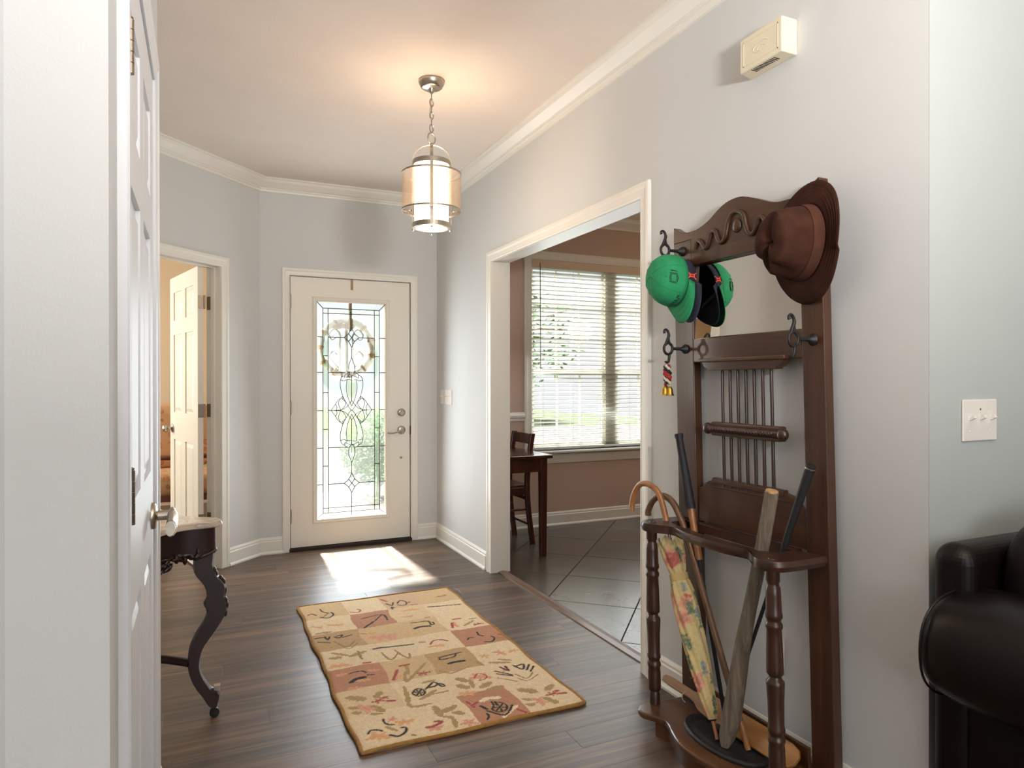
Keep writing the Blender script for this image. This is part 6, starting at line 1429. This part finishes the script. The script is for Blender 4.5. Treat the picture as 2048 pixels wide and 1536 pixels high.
for x_ in (TX0 + 0.055, TX1 - 0.055):
    for y_ in (TY0 + 0.058, TY1 - 0.058):
        m = MB(); vs = []
        for w, z_ in ((0.021, 0.0), (0.025, 0.6), (0.0255, 0.7115)): vs += [(x_ - w, y_ - w, z_), (x_ + w, y_ - w, z_), (x_ + w, y_ + w, z_), (x_ - w, y_ + w, z_)]
        m.add(vs, [(4 * i + q, 4 * i + (q + 1) % 4, 4 * i + 4 + (q + 1) % 4, 4 * i + 4 + q) for i in range(2) for q in range(4)] + [(0, 1, 2, 3), (8, 9, 10, 11)])
        m.build('leg', M['dining_wood'], dt, bevel=0.002)
dc = thing('dining_chair', (2.16, 4.91, 0), 'dark brown wooden dining chair tucked behind the dining table', 'chair')
for y_ in (4.745, 5.075):
    pts = [(2.352, 0.0), (2.318, 0.25), (2.305, 0.45), (2.318, 0.65), (2.352, 0.86)]
    P = smooth_path([(a, y_, b) for a, b in pts], 5); vs = []
    for p_ in P: vs += [(p_.x - 0.018, y_ - 0.016, p_.z), (p_.x + 0.018, y_ - 0.016, p_.z), (p_.x + 0.018, y_ + 0.016, p_.z), (p_.x - 0.018, y_ + 0.016, p_.z)]
    n_ = len(P); m = MB().add(vs, [(4 * i + q, 4 * i + (q + 1) % 4, 4 * i + 4 + (q + 1) % 4, 4 * i + 4 + q) for i in range(n_ - 1) for q in range(4)] + [(0, 1, 2, 3), tuple(4 * (n_ - 1) + k for k in range(4))])
    m.build('back_post', M['dining_wood'], dc, bevel=0.003)
for z0_, z1_, x_ in ((0.775, 0.855, 2.342), (0.60, 0.64, 2.320), (0.335, 0.365, 2.315)):
    m = MB(); vs = []
    for k in range(7):
        t = k / 6; y_ = 4.762 + 0.296 * t; b = 0.014 * sin(pi * t); vs += [(x_ - 0.008 + b, y_, z0_), (x_ + 0.008 + b, y_, z0_), (x_ + 0.010 + b, y_, z1_), (x_ - 0.006 + b, y_, z1_)]
    m.add(vs, [(4 * i + q, 4 * i + (q + 1) % 4, 4 * i + 4 + (q + 1) % 4, 4 * i + 4 + q) for i in range(6) for q in range(4)] + [(0, 1, 2, 3), (24, 25, 26, 27)]); m.build('back_rail', M['dining_wood'], dc)
bx('seat', M['dining_wood'], dc, (1.965, 2.325, 4.765, 5.055, 0.440, 0.462), bevel=0.008)
bx('seat_rail', M['dining_wood'], dc, (1.990, 2.300, 4.745, 4.764, 0.385, 0.4395)); bx('seat_rail', M['dining_wood'], dc, (1.990, 2.300, 5.056, 5.075, 0.385, 0.4395))
for y_ in (4.755, 5.065):
    bx('front_leg', M['dining_wood'], dc, (1.968, 2.000, y_ - 0.016, y_ + 0.016, 0.0, 0.4395))
    MB().tube([(1.99, y_, 0.27), (2.325, y_, 0.27)], 0.009, 8).build('side_stretcher', M['dining_wood'], dc)
MB().tube([(2.327, 4.76, 0.15), (2.327, 5.06, 0.15)], 0.009, 8).build('back_stretcher', M['dining_wood'], dc)

# ---------------------------------------------------------------- armchair in the bedroom, seen past the open door
ac = thing('armchair', (-0.2, 6.55, 0), 'wooden armchair with peach floral cushions behind the open bedroom door', 'chair')
for x_ in (-0.62, 0.22):
    MB().tube(smooth_path([(x_, 6.20, 0.63), (x_, 6.30, 0.66), (x_, 6.55, 0.655), (x_, 6.85, 0.70)], 5), 0.024, 10, flat=0.7).build('arm_rest', M['armwood'], ac)
    MB().tube([(x_, 6.26, 0.0), (x_, 6.25, 0.64)], [0.016, 0.02], 8).build('front_leg', M['armwood'], ac)
    MB().tube([(x_, 7.02, 0.0), (x_, 6.88, 0.45), (x_, 6.96, 1.05)], [0.018, 0.02, 0.018], 8).build('back_leg', M['armwood'], ac)
bx('seat_rail', M['armwood'], ac, (-0.60, 0.20, 6.22, 6.245, 0.28, 0.335), bevel=0.004)
MB().tube(smooth_path([(-0.62, 6.22, 0.66), (-0.45, 6.18, 0.655), (-0.2, 6.17, 0.65), (0.05, 6.18, 0.655), (0.22, 6.22, 0.66)], 5), 0.022, 10).build('front_rail', M['armwood'], ac)
blob('seat_cushion', [(-0.20, y_, 0.415) for y_ in (6.17, 6.20, 6.35, 6.6, 6.8, 6.86)], lambda i: [(a * (0.9 if i in (0, 5) else 1), b * (0.6 if i in (0, 5) else 1)) for a, b in sq(0.40, 0.09, 3.5)], M['floral_chair'], ac)
blob('back_cushion', [(-0.20, y_, 0.78) for y_ in (6.76, 6.80, 6.86, 6.90, 6.93)], lambda i: [(a * (0.85, 0.97, 1, 0.97, 0.88)[i], b * (0.85, 0.97, 1, 0.97, 0.88)[i]) for a, b in sq(0.39, 0.30, 3.2)], M['floral_chair'], ac)
